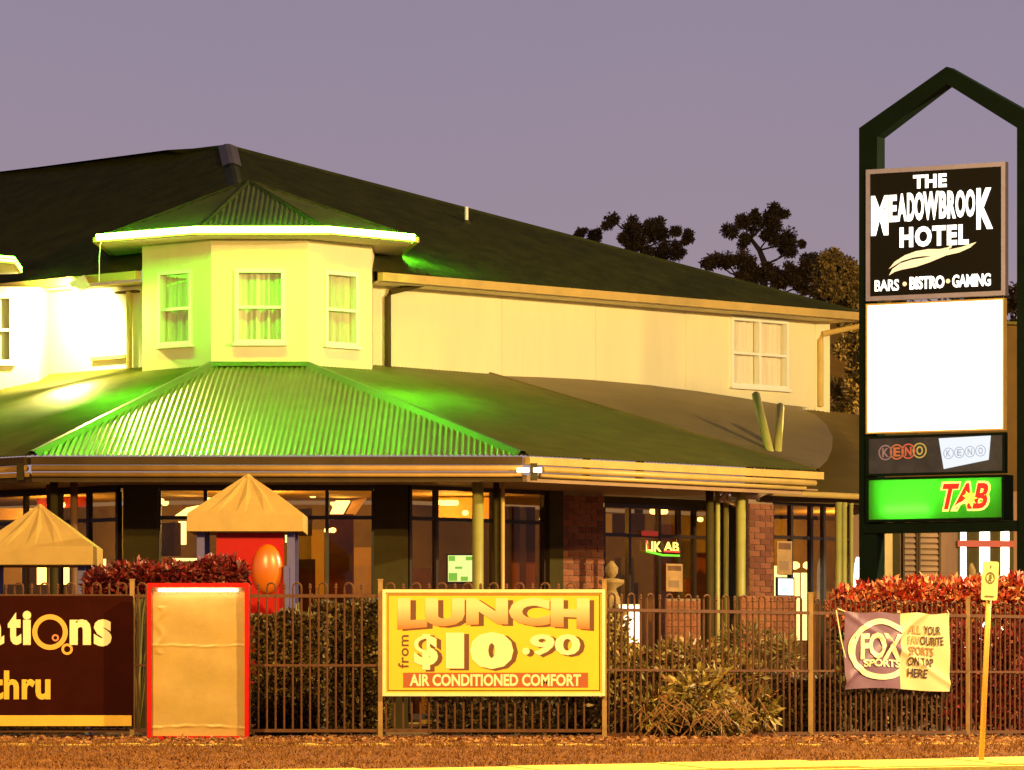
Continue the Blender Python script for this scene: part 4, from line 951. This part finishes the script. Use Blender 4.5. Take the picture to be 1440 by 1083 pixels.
sh.build('poster_sheet', mat('cream_poster_vinyl', (.47, .31, .09), .38, var=.10, scale=2.5, bump=.25, bscale=7), t, smooth=True)
MB().tube([PC.at(x0 + .12, z1 - w - .03, .0), PC.at(x1 - .12, z1 - w - .03, .0)], .012, 8).build('light_tube', mat('case_light_tube', (1, 1, 1), .4, emit=(1, .92, .75), es=16), t)
# FOX SPORTS banner on the angled fence
bf0 = B1 + (C1 - B1).normalized() * 0; FB = Frame((bf0.x, bf0.y), (C1.x, C1.y)); FB.p = FB.p + FB.n * .05
xa, xb_ = FB.hit(1184)[0], FB.hit(1332)[0]; xm = FB.hit(1264)[0]; zt_, zb_ = FB.hit(1258, 861)[1], FB.hit(1258, 970)[1]
t = thing('sports_banner', FB.at((xa + xb_) / 2, zb_, 0), 'FOX SPORTS banner, half purple and half pale yellow, tied to the fence', 'banner')
def sag(x, z):
    a = (x - xa) / (xb_ - xa); b = (z - zb_) / (zt_ - zb_)
    o = .012 * math.sin(a * 7 + b * 2) * (1 - b * .5) + .006 * math.sin(a * 16 + b * 9) + .02 * math.exp(-((a * .9 + b - 1.0) / .05) ** 2) + .025 * math.exp(-((a * 1.2 - b + .10) / .06) ** 2) + .02 * math.exp(-((a - .1 * b - .02) / .03) ** 2)
    dz = -.02 * math.sin(math.pi * a * 3) ** 2 * b + (.02 * (1 - b)) * math.sin(a * 5)
    return o, dz
def cloth(xs0, xs1, name, m):
    N1, N2 = 60, 60; vv = []; mb = MB()
    for j in range(N2 + 1):
        for i in range(N1 + 1):
            x = xs0 + (xs1 - xs0) * i / N1; z = zb_ + (zt_ - zb_) * j / N2; o, dz = sag(x, z); vv.append(FB.at(x, z + dz, .03 + o))
    mb.add(vv, [(j * (N1 + 1) + i, j * (N1 + 1) + i + 1, (j + 1) * (N1 + 1) + i + 1, (j + 1) * (N1 + 1) + i) for j in range(N2) for i in range(N1)])
    return mb.build(name, m, t, smooth=True)
cloth(xa, xm, 'dark_cloth', mat('purple_brown_cloth', (.17, .075, .13), .6, var=.2, scale=3)); cloth(xm, xb_, 'pale_cloth', mat('pale_yellow_cloth', (.72, .52, .22), .6, col2=(.66, .50, .27), scale=2))
def drape(o):      # let the print follow the cloth
    org = ORG[o.name]
    for vtx in o.data.vertices:
        wpt = vtx.co + org; q = Vector((wpt.x, wpt.y)) - FB.p; x = q.dot(FB.r); s_, dz = sag(x, wpt.z); vtx.co += FB.n.to_3d() * s_ + Vector((0, 0, dz))
FR_ = lambda u0, v0, u1, v1: FB.rect(u0, v0, u1, v1)
c = FB.hit(1236, 914); rx = FB.hit(1282)[0] - c[0]; ry = (FB.hit(1236, 871)[1] - c[1])
drape(ring_geom(FB, c[0], c[1], rx * 1.02, rx * .84, .038, .003, 64, ry / rx, clip=xm - .003).build('ring_emblem', crm, t))
drape(lettering(FB, 'FOX', FR_(1206, 890, 1264, 928), crm, t, .038, .035, .92, thick=.003)); drape(lettering(FB, 'SPORTS', FR_(1209, 928, 1264, 939), crm, t, .038, .03, 1.0, thick=.003))
bt = mat('black_brown_print', (.06, .03, .02), .6); ft = mat('faded_brown_print', (.30, .15, .06), .6); f2 = mat('pale_faded_print', (.50, .33, .13), .6)
for body, rc, m_ in (('ALL', (1274, 879, 1292, 891), f2), ('YOUR', (1295, 879, 1318, 891), bt), ('FAV', (1274, 894, 1291, 906), f2), ('OURITE', (1291, 894, 1322, 906), bt), ('SPORTS', (1274, 909, 1309, 921), ft), ('ON TAP', (1273, 924, 1309, 936), bt), ('HERE', (1274, 940, 1300, 952), bt)):
    drape(lettering(FB, body, FR_(*rc), m_, t, .038, .012, .95, thick=.003))
for u, v in ((1176, 860), (1330, 862)):
    MB().tube([FB.at(FB.hit(u)[0], FB.hit(u, v)[1] + .03, .02), FB.at(FB.hit(1186 if u < 1200 else 1330)[0], zt_ - .01, .05)], .006, 5).build('tie_cord', crm, t)
MB().tube([FB.at(FB.hit(1173)[0], FB.hit(1173, 858)[1], .03), FB.at(FB.hit(1180)[0], FB.hit(1180, 900)[1], .03), FB.at(FB.hit(1186)[0], FB.hit(1186, 925)[1], .03)], .007, 5).build('tie_cord', crm, t)

# ------------------------------------------------------------------ small pole sign on the verge
yp = 46.75; b0_ = P(1379, 1076, yp); t0_ = P(1393, 790, yp)
t = thing('pole_sign', (b0_.x, yp, b0_.z), 'leaning yellow painted pole with a small pale plate on the verge', 'sign')
MB().tube([b0_ - Vector((0, 0, .1)), t0_], .026, 12).build('pole', mat('yellow_pole_paint', (.62, .38, .07), .45, var=.1), t, smooth=True)
pd = (t0_ - b0_).normalized(); pr3 = Vector((pd.z, 0, -pd.x)); cpl = P(1391.5, 817, yp) + Vector((0, -.035, 0))
def plate(pts, off, th=.004): return MB().prism([cpl + pr3 * x + pd * z + Vector((0, -off, 0)) for x, z in pts], (0, -th, 0))
hw, hh, cr_ = .078, .185, .02
rp_ = []
for sx_, sz_, a0_ in ((1, 1, 0), (-1, 1, 90), (-1, -1, 180), (1, -1, 270)):
    for k in range(4):
        a = math.radians(a0_ + k * 30); rp_.append((sx_ * (hw - cr_) + cr_ * math.cos(a), sz_ * (hh - cr_) + cr_ * math.sin(a)))
plate(rp_, 0).build('plate', mat('pale_yellow_plate', (.80, .74, .38), .4, var=.06), t)
ok_ = mat('olive_print', (.20, .16, .03), .5)
plate([(-.008, .13), (.008, .13), (0, .155)], .006).build('arrow_mark', ok_, t)
rg = MB()
for i in range(16):
    a, b = 2 * math.pi * i / 16, 2 * math.pi * (i + 1) / 16; pp = [(.045 * math.cos(a), .03 + .055 * math.sin(a)), (.045 * math.cos(b), .03 + .055 * math.sin(b)), (.036 * math.cos(b), .03 + .045 * math.sin(b)), (.036 * math.cos(a), .03 + .045 * math.sin(a))]
    rg.prism([cpl + pr3 * x + pd * z + Vector((0, -.006, 0)) for x, z in pp], (0, -.002, 0))
rg.build('ring_mark', ok_, t)
plate([(-.010, .06), (.010, .062), (.018, .03), (.004, .026), (.016, -.005), (-.004, .01), (-.020, -.008), (-.010, .03)], .0065, .002).build('figure_mark', ok_, t)
plate([(-.045, -.150), (.045, -.150), (.045, -.142), (-.045, -.142)], .0065, .002).build('line_mark', ok_, t)

# ------------------------------------------------------------------ playground towers
def play_tower(ua, va, ul, ur, vt, vb, Y, label, red):
    """pyramid canopy: apex (ua,va), eaves ul..ur between rows vt (top of the rim) and vb"""
    c = P(ua, va, Y); x0, x1 = XU(ul, Y), XU(ur, Y); zt2, zb2 = ZV(vt, Y), ZV(vb, Y); hw = (x1 - x0) / 2; cx_ = (x0 + x1) / 2
    t = thing('play_tower', (cx_, Y + hw, 0), label, 'playground tower', 'playground towers behind the fence')
    yc = Y + hw * .9; rim = [(x0, Y), (x1, Y), (x1, Y + 2 * hw), (x0, Y + 2 * hw)]; mb = MB(); apx = Vector((cx_, yc, c.z))
    N = 12                              # pleated moulded roof
    for i in range(4):
        a, b = Vector((*rim[i], zt2)), Vector((*rim[(i + 1) % 4], zt2)); pr = None
        for k in range(N + 1):
            s_ = k / N; p = a.lerp(b, s_); bump_ = .016 if (k % 3 == 0 and 0 < k < N) else 0
            inn = apx + (p - apx) * .06; inn.z = apx.z - .03; mid = inn.lerp(p, .5); nn = Vector((mid.x - cx_, mid.y - yc, .6 * hw)).normalized()
            cur = [p + Vector((0, 0, 0)), mid + nn * (bump_ - .008 * math.sin(math.pi * s_)), inn]
            low = Vector((p.x, p.y, zb2)); cur = [low] + cur
            if pr: mb.add(pr + cur, [(0, 4, 5, 1), (1, 5, 6, 2), (2, 6, 7, 3)])
            pr = cur
    mb.lathe((apx.x, apx.y, apx.z - .05), [(.075, 0), (.05, .02), (.015, .05)], 8)
    cn = mb.build('canopy', M['plastic_y'], t)
    MB().box(x0 + .01, Y + .01, zb2 - .01, x1 - .01, Y + .04, zb2 + .01).build('canopy_rim', M['gutter_dark'], t)
    k = hw * .78
    for ddx in (-1, 1):
        for dy in (-1, 1):
            px_, py_ = cx_ + ddx * k, Y + hw + dy * k * .9
            MB().box(px_ - .045, py_ - .045, 0, px_ + .045, py_ + .045, zt2 + .02).build('post', M['blue'], t)
    MB().box(cx_ - k, Y + hw - k * .9, .75, cx_ + k, Y + hw + k * .9, .83).build('platform', M['wood'], t)
    if red:
        xr0, xr1, zr1, zr0 = XU(303, Y), XU(396, Y), ZV(749, Y), .62; yr = Y + hw - k * .9 - .02
        cu, cv = P(374, 798, Y), .62; ro = .30
        # panel with a round hole, bubble window bulging out of it
        n = 32; cxh, czh = P(375, 800, Y).x, P(375, 800, Y).z; rh = .27; outer = []; inner = []
        for i in range(n):
            a = 2 * math.pi * i / n; dx_, dz_ = math.cos(a), math.sin(a); sc = min((xr1 + .02 - cxh) / dx_ if dx_ > 1e-6 else 9, (xr0 - cxh) / dx_ if dx_ < -1e-6 else 9, (zr1 - czh) / dz_ if dz_ > 1e-6 else 9, (zr0 - czh) / dz_ if dz_ < -1e-6 else 9)
            outer.append((cxh + dx_ * sc, czh + dz_ * sc)); inner.append((cxh + dx_ * rh * .68, czh + dz_ * rh * 1.1))
        pm = MB()
        for i in range(n):
            j = (i + 1) % n; pm.hexa([(outer[i][0], yr, outer[i][1]), (outer[j][0], yr, outer[j][1]), (inner[j][0], yr, inner[j][1]), (inner[i][0], yr, inner[i][1])], [(outer[i][0], yr + .04, outer[i][1]), (outer[j][0], yr + .04, outer[j][1]), (inner[j][0], yr + .04, inner[j][1]), (inner[i][0], yr + .04, inner[i][1])])
        for cxq, czq in ((xr0, zr1), (xr1 + .02, zr1), (xr0, zr0), (xr1 + .02, zr0)):
            pm.box(min(cxq, cxq + (.12 if cxq == xr0 else -.12)), yr + .004, min(czq, czq + (.10 if czq == zr0 else -.10)), max(cxq, cxq + (.12 if cxq == xr0 else -.12)), yr + .036, max(czq, czq + (.10 if czq == zr0 else -.10)))
        pm.build('red_panel', M['red'], t)
        bub = MB(); rings = []
        for r_i in range(7):
            th = math.pi / 2 * r_i / 6; rr = rh * math.cos(th) * 1.0; yy = yr - .12 * math.sin(th)
            rings.append([(cxh + .68 * max(rr, .003) * math.cos(2 * math.pi * q / 24), yy, czh + 1.1 * max(rr, .003) * math.sin(2 * math.pi * q / 24)) for q in range(24)])
        vv = [p for R in rings for p in R]; bub.add(vv, [(i * 24 + q, i * 24 + (q + 1) % 24, (i + 1) * 24 + (q + 1) % 24, (i + 1) * 24 + q) for i in range(6) for q in range(24)])
        bub.build('bubble_window', mat('glint_orange_bubble', (.75, .17, .006), .32, spec=1.0), t, smooth=True)  # yellow highlight on the bubble put into its base colour
        MB().box(cx_ + k - .08, Y + .1, .95, cx_ + k - .02, Y + hw - k * .9, 2.0).build('side_rail', M['blue'], t)
    else:
        MB().box(cx_ - k + .05, Y + hw - k * .9, .83, cx_ + k - .05, Y + hw - k * .9 + .03, 1.15).build('low_panel', M['blue'], t)
    return t
play_tower(345, 663, 263, 426, 722, 747, 57.6, 'play tower with golden pyramid roof, red wall and orange bubble window', True)
play_tower(50, 706, -33, 131, 768, 794, 58.6, 'lower play tower with golden pyramid roof behind the maroon banner', False)

# ------------------------------------------------------------------ planting
def stems(parent, c, n, spread, h, m=M['bark'], r=.018):
    mb = MB(); rr = random.Random(int(c[0] * 100) + 5)
    for i in range(n):
        a = rr.uniform(0, 6.28); s_ = rr.uniform(.2, 1) * spread
        mb.tube([(c[0] + rr.uniform(-.05, .05), c[1] + rr.uniform(-.05, .05), 0), (c[0] + math.cos(a) * s_ * .5, c[1] + math.sin(a) * s_ * .5 , h * .55), (c[0] + math.cos(a) * s_, c[1] + math.sin(a) * s_ * .6, h)], r, 5, r * .4)
    mb.build('stem', m, parent)
def hedge(u0, u1, vt, Y, depth, m, label, n, size=.06, zb=.03, name='clipped_hedge'):
    x0, x1, z1 = XU(u0, Y), XU(u1, Y), ZV(vt, Y); t = thing(name, ((x0 + x1) / 2, Y + depth / 2, 0), label, 'hedge')
    core = MB().box(x0 + .06, Y + .07, zb, x1 - .06, Y + depth - .06, z1 - .08); core.build('branch_core', mat('hedge_twigs', (.03, .018, .010), .95, var=.4, scale=15), t)
    V, F = boxfill(x0, Y, zb, x1, Y + depth, z1, n, size); leaf_obj('foliage', V, F, m, t); return t
hedge(352, 462, 866, 54.6, .9, M['leaf_hedge'], 'square clipped hedge between the red poster case and the darker hedge', 9000, .055)
hedge(440, 548, 848, 56.0, .9, M['leaf_hedge'], 'taller clipped hedge behind the fence left of the lunch sign', 8000, .055)
hedge(600, 860, 905, 55.5, .9, M['leaf_dark'], 'dark low hedge seen through the fence below the lunch sign', 9000, .06)
hedge(1084, 1182, 952, 56.6, .8, M['leaf_dark'], 'rounded dark hedge behind the fence left of the sports banner', 6500, .055)
hedge(-60, 120, 870, 56.0, .8, M['leaf_dark'], 'dark hedge behind the maroon banner', 4000, .06)
# clump plants
def clump(name, label, cat, blobs, m, size, n, aspect=.4, up=.3, base=None, stem_n=6, group=None):
    cx_ = sum(b[0][0] for b in blobs) / len(blobs); cy_ = sum(b[0][1] for b in blobs) / len(blobs); t = thing(name, (cx_, cy_, 0), label, cat, group)
    V, F = merge([blob(b[0], b[1], int(n * (b[2] if len(b) > 2 else 1)), size, .35, up, aspect) for b in blobs]); leaf_obj('foliage', V, F, m, t)
    stems(t, (cx_, cy_), stem_n, .35, max(b[0][2] for b in blobs) * .85); return t
def bl(u, v, ru, rv, Y, dy=.35, k=1): return (tuple(P(u, v, Y)), (ru * Y / K, dy, rv * Y / K), k)
clump('red_shrub', 'maroon leafed shrub between the two golden play tower roofs', 'shrub', [bl(140 + i * 21 + random.uniform(-6, 6), 818 + random.uniform(-5, 3) - (8 if i > 6 else 0) + (6 if i < 1 else 0), 20, 24, 56.3) for i in range(10)], M['leaf_maroon'], .08, 850, .42)
clump('red_shrub', 'bright red leafed hedge below the pylon sign behind the fence', 'shrub', [bl(1195 + i * 24 + random.uniform(-7, 7), 846 + random.uniform(-7, 6) + (12 if i < 1 else 0), 25, 32, 59.0, .4) for i in range(12)], M['leaf_red'], .085, 1100, .42)
clump('maroon_shrub', 'tall maroon bush behind the leaning pole sign', 'shrub', [bl(1350 + (i % 4) * 26 + random.uniform(-8, 8), 905 + (i // 4) * 45 + random.uniform(-8, 8), 24, 28, 58.6) for i in range(12)], M['leaf_maroon'], .10, 480, .42)
clump('maroon_shrub', 'sparse dark bush behind the sports banner', 'shrub', [bl(1190 + (i % 6) * 27, 900 + (i // 6) * 50, 24, 28, 59.6) for i in range(18)], M['leaf_dark'], .11, 170, .45)
# straw-coloured strappy shrub growing through the fence
sh_bl = [bl(895, 945, 50, 30, 54.8, .5), bl(965, 935, 60, 36, 54.6, .5, 1.2), bl(1025, 955, 48, 36, 54.8, .5), bl(1060, 1000, 34, 34, 54.7, .4), bl(930, 1005, 60, 34, 53.7, .5, 1.2), bl(1005, 1012, 56, 30, 53.8, .45, 1.1), bl(870, 985, 40, 44, 54.5, .4, .7), bl(985, 975, 50, 36, 53.2, .28, .7), bl(950, 985, 90, 52, 53.9, .5, .6)]
t = clump('straw_shrub', 'large straw coloured shrub growing through the fence right of the lunch sign', 'shrub', sh_bl, M['leaf_shrub'], .12, 800, .30, .0, stem_n=12)
rr = random.Random(9); mb = MB()
for i in range(60):
    a = P(900 + rr.random() * 160, 1000 + rr.random() * 40, 53.2 - rr.random() * .5); a.z = max(a.z, .0); ang = rr.uniform(-1.2, 1.2); ln = rr.uniform(.2, .5)
    mb.tube([a, a + Vector((math.sin(ang) * ln * .5, -.05, ln * .4)), a + Vector((math.sin(ang) * ln, -.1, ln * .1 * rr.uniform(-1, 3)))], .006, 4, .003)
mb.build('arching_stem', mat('pale_stem', (.34, .16, .06), .7, var=.3), t)
clump('small_shrub', 'glossy yellow leaved small tree beside the right edge of the lunch sign', 'shrub', [bl(866, 880, 16, 28, 55.2, .25), bl(872, 910, 22, 20, 55.2, .25), bl(860, 925, 30, 12, 55.0, .25, 1.3)], mat('yellow_spotted_leaves', (.4, .3, .1), .35, island=[(.06, .035, .01), (.20, .13, .03), (.60, .44, .14)]), .075, 330, .5)
clump('courtyard_plant', 'wispy olive plant in the courtyard right of the straw shrub', 'plant', [bl(1050, 905, 45, 30, 61, .4), bl(1100, 920, 30, 26, 61.5, .4)], mat('olive_leaves', (.2, .15, .05), .6, island=[(.08, .055, .015), (.20, .15, .035), (.30, .20, .05)]), .13, 420, .22)
# grassy plant and palms behind
def strap_plant(label, u, Y, n, h, m, spread=.5):
    x = XU(u, Y); t = thing('strap_leaf_plant', (x, Y, 0), label, 'plant'); mb = MB(); rr = random.Random(int(u))
    for i in range(n):
        a = rr.uniform(0, 6.28); s_ = rr.uniform(.25, 1) * spread; hh_ = h * rr.uniform(.7, 1.1); w_ = .022; c0 = Vector((x, Y, .0)); d = Vector((math.cos(a), math.sin(a) * .8, 0)); sd = Vector((-d.y, d.x, 0)) * w_
        pts = [c0 + d * s_ * f + Vector((0, 0, hh_ * g_)) for f, g_ in ((0, 0), (.15, .45), (.45, .85), (.8, 1.0), (1.1, .9))]
        for j in range(4):
            k0_, k1_ = 1 - j / 4.6, 1 - (j + 1) / 4.6; mb.quad(pts[j] - sd * k0_, pts[j] + sd * k0_, pts[j + 1] + sd * k1_, pts[j + 1] - sd * k1_)
    mb.build('strap_leaves', m, t, kind='stuff'); return t
olv = mat('olive_strap_leaf', (.20, .17, .05), .5, island=[(.09, .075, .02), (.22, .19, .05), (.34, .25, .07)])
strap_plant('spiky green plant right of the blue play tower post', 425, 58.5, 46, 1.55, olv, .55); strap_plant('spiky green plant above the clipped hedge near the glazed front', 476, 59.5, 40, 1.5, olv, .5)
strap_plant('feathery plant behind the maroon shrub by the dark pier', 195, 61.0, 60, 1.9, olv, .6)
# paving beds
V, F = leaf_arrays(np.stack([rng.uniform(-7, 8, 9000), 50.8 + rng.random(9000) ** 1.3 * 3.2, np.full(9000, .012) + rng.random(9000) * .02], 1), rng.normal(size=(9000, 3)) * np.array([1, 1, .22]), .03 + .05 * rng.random(9000), .02 + .02 * rng.random(9000))
V[:, 2] += np.where(V[:, 1] < 52, -(52 - V[:, 1]) * .0317, 0) + .0
leaf_obj('leaf_litter', V, F, M['litter'])
# verge grass
N = 60000; gx_ = rng.uniform(-6.5, 7.5, N); gy_ = rng.uniform(45.2, 50.95, N)
kb = k0.y + (gx_ - k0.x) * kd.y / kd.x
dens = .5 + .5 * np.sin(gx_ * 1.7 + np.sin(gy_ * 2.3)) * np.sin(gy_ * 3.1 + 1.3 * np.sin(gx_ * .9)); ok = (gy_ > kb - .03 + .05 * np.sin(gx_ * 5.3) * np.sin(gx_ * 1.9)) & (rng.random(N) < .25 + .75 * dens)
gx_, gy_ = gx_[ok], gy_[ok]; n = len(gx_)
cs = np.stack([gx_, gy_, -(52 - gy_) * .0317], 1); dr = rng.normal(size=(n, 3)) * np.array([.6, .6, .25]) + np.array([0, 0, .8])
V, F = leaf_arrays(cs, dr, .018 + .032 * rng.random(n), .006 + .008 * rng.random(n)); 
# taller tufts, thickest along the edging and the path
tn = 420; tx = rng.uniform(-6.5, 7.5, tn); ty = np.where(rng.random(tn) < .5, 50.55 + rng.normal(size=tn) * .12, rng.uniform(45.6, 50.4, tn)); tk = ty > k0.y + (tx - k0.x) * kd.y / kd.x
tx, ty = tx[tk], ty[tk]; per = 26; cx2 = np.repeat(tx, per) + rng.normal(size=len(tx) * per) * .03; cy2 = np.repeat(ty, per) + rng.normal(size=len(tx) * per) * .03
cs2 = np.stack([cx2, cy2, -(52 - cy2) * .0317], 1); d2 = rng.normal(size=cs2.shape) * np.array([.5, .5, .15]) + np.array([0, 0, 1]); hs = np.repeat(rng.uniform(.03, .085, len(tx)), per) * (.5 + rng.random(len(cs2)))
V2, F2 = leaf_arrays(cs2, d2, hs, .005 + .004 * rng.random(len(cs2))); V, F = merge([(V, F), (V2, F2)])
leaf_obj('verge_grass', V, F, M['grass'])

# ------------------------------------------------------------------ courtyard pieces
def fountain(u, v_top, Y, s, label):
    c = Vector((XU(u, Y), Y, 0)); zt3 = ZV(v_top, Y); t = thing('garden_urn', c, label, 'garden ornament', 'tiered garden ornaments in the courtyard')
    MB().lathe(c, [(.22 * s, 0), (.20 * s, .06), (.10 * s, .12), (.09 * s, zt3 * .55), (.16 * s, zt3 * .62)], 14).build('pedestal', M['urn'], t, smooth=True)
    MB().lathe(c, [(.10 * s, zt3 * .62), (.26 * s, zt3 * .70), (.27 * s, zt3 * .74), (.12 * s, zt3 * .75), (.05 * s, zt3 * .84), (.14 * s, zt3 * .87), (.14 * s, zt3 * .89), (.04 * s, zt3 * .90)], 14).build('bowl', M['urn'], t, smooth=True)
    MB().lathe(c, [(.02 * s, zt3 * .89), (.07 * s, zt3 * .93), (.075 * s, zt3 * .96), (.02 * s, zt3)], 12).build('finial', M['urn'], t, smooth=True)
fountain(860, 789, 62.5, 1.15, 'tiered stone ornament in front of the brick wall right of the lunch sign')
fountain(1366, 792, 66, .8, 'round topped stone ornament above the red hedge left of the pole sign')
# bright blind panel seen through the fence right of the lunch sign
BPf = Frame((XU(866, 61.5), 61.5), r=(1, 0)); t = thing('slatted_light_box', BPf.at(.15, BPf.hit(0, 905)[1], 0), 'bright pale slatted box seen through the fence just right of the lunch sign', 'light box')
rb = BPf.rect(872, 852, 898, 906); MB().fbox(BPf, rb[0] - .02, rb[1] - .02, rb[2] + .02, rb[3] + .02, -.2, 0).build('casing', M['white'], t)
for i in range(5):
    w_ = (rb[2] - rb[0]) / 5; MB().fbox(BPf, rb[0] + w_ * i + .006, rb[1], rb[0] + w_ * (i + 1) - .006, rb[3], .002, .02).build('slat', M['cool' if 0 else 'lit_white'], t)
MB().box(rb[0] + BPf.p.x + .05, 61.5, 0, rb[2] + BPf.p.x - .05, 61.68, rb[1] - .02).build('stand', M['wood'], t)
# low brick planters and tub
PB = Frame((XU(930, 63.5), 63.5), r=(1, 0))
def free_brick_wall(u0, u1, v0, Y, label):
    fr = Frame((XU(u0, Y), Y), r=(1, 0)); w_ = XU(u1, Y) - XU(u0, Y); z1 = ZV(v0, Y)
    t = thing('brick_planter', fr.at(w_ / 2, 0, 0), label, 'planter'); MB().fbox(fr, 0, 0, w_, z1, -.5, 0).build('mortar_core', M['mortar'], t); sh_ = {}
    r = 0; z = .01
    while z + .07 < z1:
        x = -(.1175 if r % 2 else 0)
        while x < w_ - .03:
            a, b = max(x, .002), min(x + .225, w_ - .002); x += .235
            if b - a < .03 or z < .2: continue
            key = round(b - a, 2)
            if key not in sh_:
                m = MB().box(-(b - a) / 2, -.014, 0, (b - a) / 2, .01, .076); me = bpy.data.meshes.new('brick'); me.from_pydata(m.v, [], m.f); me.materials.append(M['brick']); sh_[key] = me
            link('brick', sh_[key], fr.at((a + b) / 2, z, .003 + random.uniform(-.002, .003)), t)
        z += .086; r += 1
free_brick_wall(938, 985, 842, 64.5, 'low brick planter seen through the fence above the straw shrub')
free_brick_wall(1040, 1120, 838, 65.5, 'wide low brick wall seen through the fence left of the lit doors')
t = thing('plant_tub', (XU(1050, 62.5), 62.5, 0), 'large brown square tub behind the fence right of the straw shrub', 'planter')
q = XU(1050, 62.5); MB().hexa([(q - .42, 62.1, 0), (q + .42, 62.1, 0), (q + .42, 62.9, 0), (q - .42, 62.9, 0)], [(q - .5, 62.0, .98), (q + .5, 62.0, .98), (q + .5, 63, .98), (q - .5, 63, .98)]).build('tub', M['wood'], t)
MB().box(q - .53, 61.97, .98, q + .53, 63.03, 1.05).build('tub_rim', M['gutter_dark'], t)

# ------------------------------------------------------------------ trees behind the hotel
def tree(label, blobs, Y, m, trunk, n=900, leaf=.10, name='gum_tree', sz=1.0):
    tr0 = P(trunk[0][0], trunk[0][1], Y); t = thing(name, (tr0.x, Y, 0), label, 'tree', 'gum trees behind the hotel')
    parts = []
    for (u, v, r) in blobs:
        R = r * Y / K
        for _ in range(5):
            off = rng.normal(size=3) * R * .45; c = np.array(P(u, v, Y + rng.uniform(-1, 1))) + off
            parts.append(blob(c, (R * .55, R * .7, R * .48), int(n * .3 * max(.5, r / 14)), leaf, .1, -.2, .45))
        parts.append(blob(np.array(P(u, v, Y)), (R * .95, R, R * .8), int(n * .5), leaf, .0, -.2, .45))
    V, F = merge(parts); leaf_obj('crown', V, F, m, t)
    mb = MB(); base = Vector((tr0.x - .3, Y, 0)); pts = [base] + [P(u, v, Y) for u, v in trunk]
    mb.tube(pts, .16 * sz, 8, .06 * sz)
    top = pts[-1]; rr = random.Random(int(trunk[0][0]))
    for (u, v, r) in blobs:
        q = P(u, v, Y); st_ = min(pts[1:], key=lambda k: (k - q).length); mid = st_.lerp(q, .5) + Vector((rr.uniform(-.15, .15), 0, -.12)); mb.tube([st_, mid, q], .035 * sz, 5, .02 * sz)
    mb.build('trunk', M['bark'], t, smooth=True)
tree('gum tree with ragged clumps just above the roof slope, left of the others', [(861, 308, 11), (886, 323, 14), (908, 325, 15), (931, 328, 13), (951, 325, 9), (967, 336, 8), (896, 343, 18), (928, 355, 18), (951, 357, 13), (882, 337, 12)], 165, M['leaf_gum'], [(905, 380), (903, 350), (880, 322)])
tree('small tree top peeping over the roof at the far left of the trees', [(817, 327, 7), (836, 333, 10), (828, 345, 12)], 175, M['leaf_gum'], [(830, 360), (832, 338)])
tree('tallest gum tree with forked bare limbs above the roof end', [(1024, 324, 12), (1048, 311, 14), (1091, 299, 13), (1080, 311, 14), (1106, 331, 15), (1086, 328, 15), (1109, 349, 12), (1048, 337, 10), (1128, 343, 3), (1062, 305, 8)], 160, M['leaf_gum'], [(1074, 400), (1076, 372), (1068, 352), (1056, 336)])
tree('low dense gum tree in front of the tallest one', [(1004, 366, 13), (1021, 366, 15), (1045, 372, 18), (1062, 384, 16), (1080, 380, 12), (1098, 396, 14), (1115, 387, 16), (1135, 385, 16), (1150, 372, 14), (1160, 392, 18), (1178, 385, 18), (1200, 385, 20), (1128, 402, 16), (1190, 405, 20), (1050, 392, 16)], 150, M['leaf_gum'], [(1060, 415), (1058, 392)])
tree('golden lit gum tree beside the pylon sign', [(1167, 363, 16), (1182, 376, 15), (1155, 374, 11), (1199, 380, 15), (1176, 395, 18), (1153, 394, 15), (1199, 402, 16), (1180, 415, 18), (1213, 395, 15), (1160, 412, 16), (1200, 425, 18)], 100, M['leaf_gold'], [(1185, 450), (1180, 400), (1172, 378)], leaf=.085, n=800, sz=.6)
tree('low golden lit tree at the right end of the roof', [(1195, 455, 18), (1210, 480, 20), (1188, 490, 16), (1205, 520, 20), (1190, 548, 18), (1212, 555, 20), (1188, 575, 16), (1230, 500, 22), (1235, 450, 20)], 90, M['leaf_gold'], [(1205, 560), (1204, 500), (1202, 470)], leaf=.085, n=700, sz=.5)
tree('dim gum tree far right behind the pylon panels', [(1250, 400, 30), (1290, 390, 30), (1330, 400, 30), (1380, 410, 30), (1440, 420, 30), (1270, 450, 30), (1350, 460, 36), (1420, 470, 36)], 140, M['leaf_gum'], [(1330, 500), (1330, 440)], n=300, leaf=.2)
# rear building wall behind the right end
RB = thing('rear_building', (8, 96, 0), 'plain rendered rear building behind the right end of the hotel', 'building')
RF = Frame((XU(1150, 92), 92), r=(.96, .28)); MB().fbox(RF, 0, 0, 9, RF.hit(1190, 452)[1], -3, 0).build('wall', mat('brown_render', (.07, .040, .010), .9, var=.35, scale=.6), RB)
MB().fbox(RF, -.2, RF.hit(1190, 452)[1], 9.2, RF.hit(1190, 448)[1], -3.2, .2).build('roof', M['roof'], RB)
MB().fbox(RF, 1.6, 1.0, 2.6, 2.2, .002, .05).build('window', M['frame_dark'], RB)
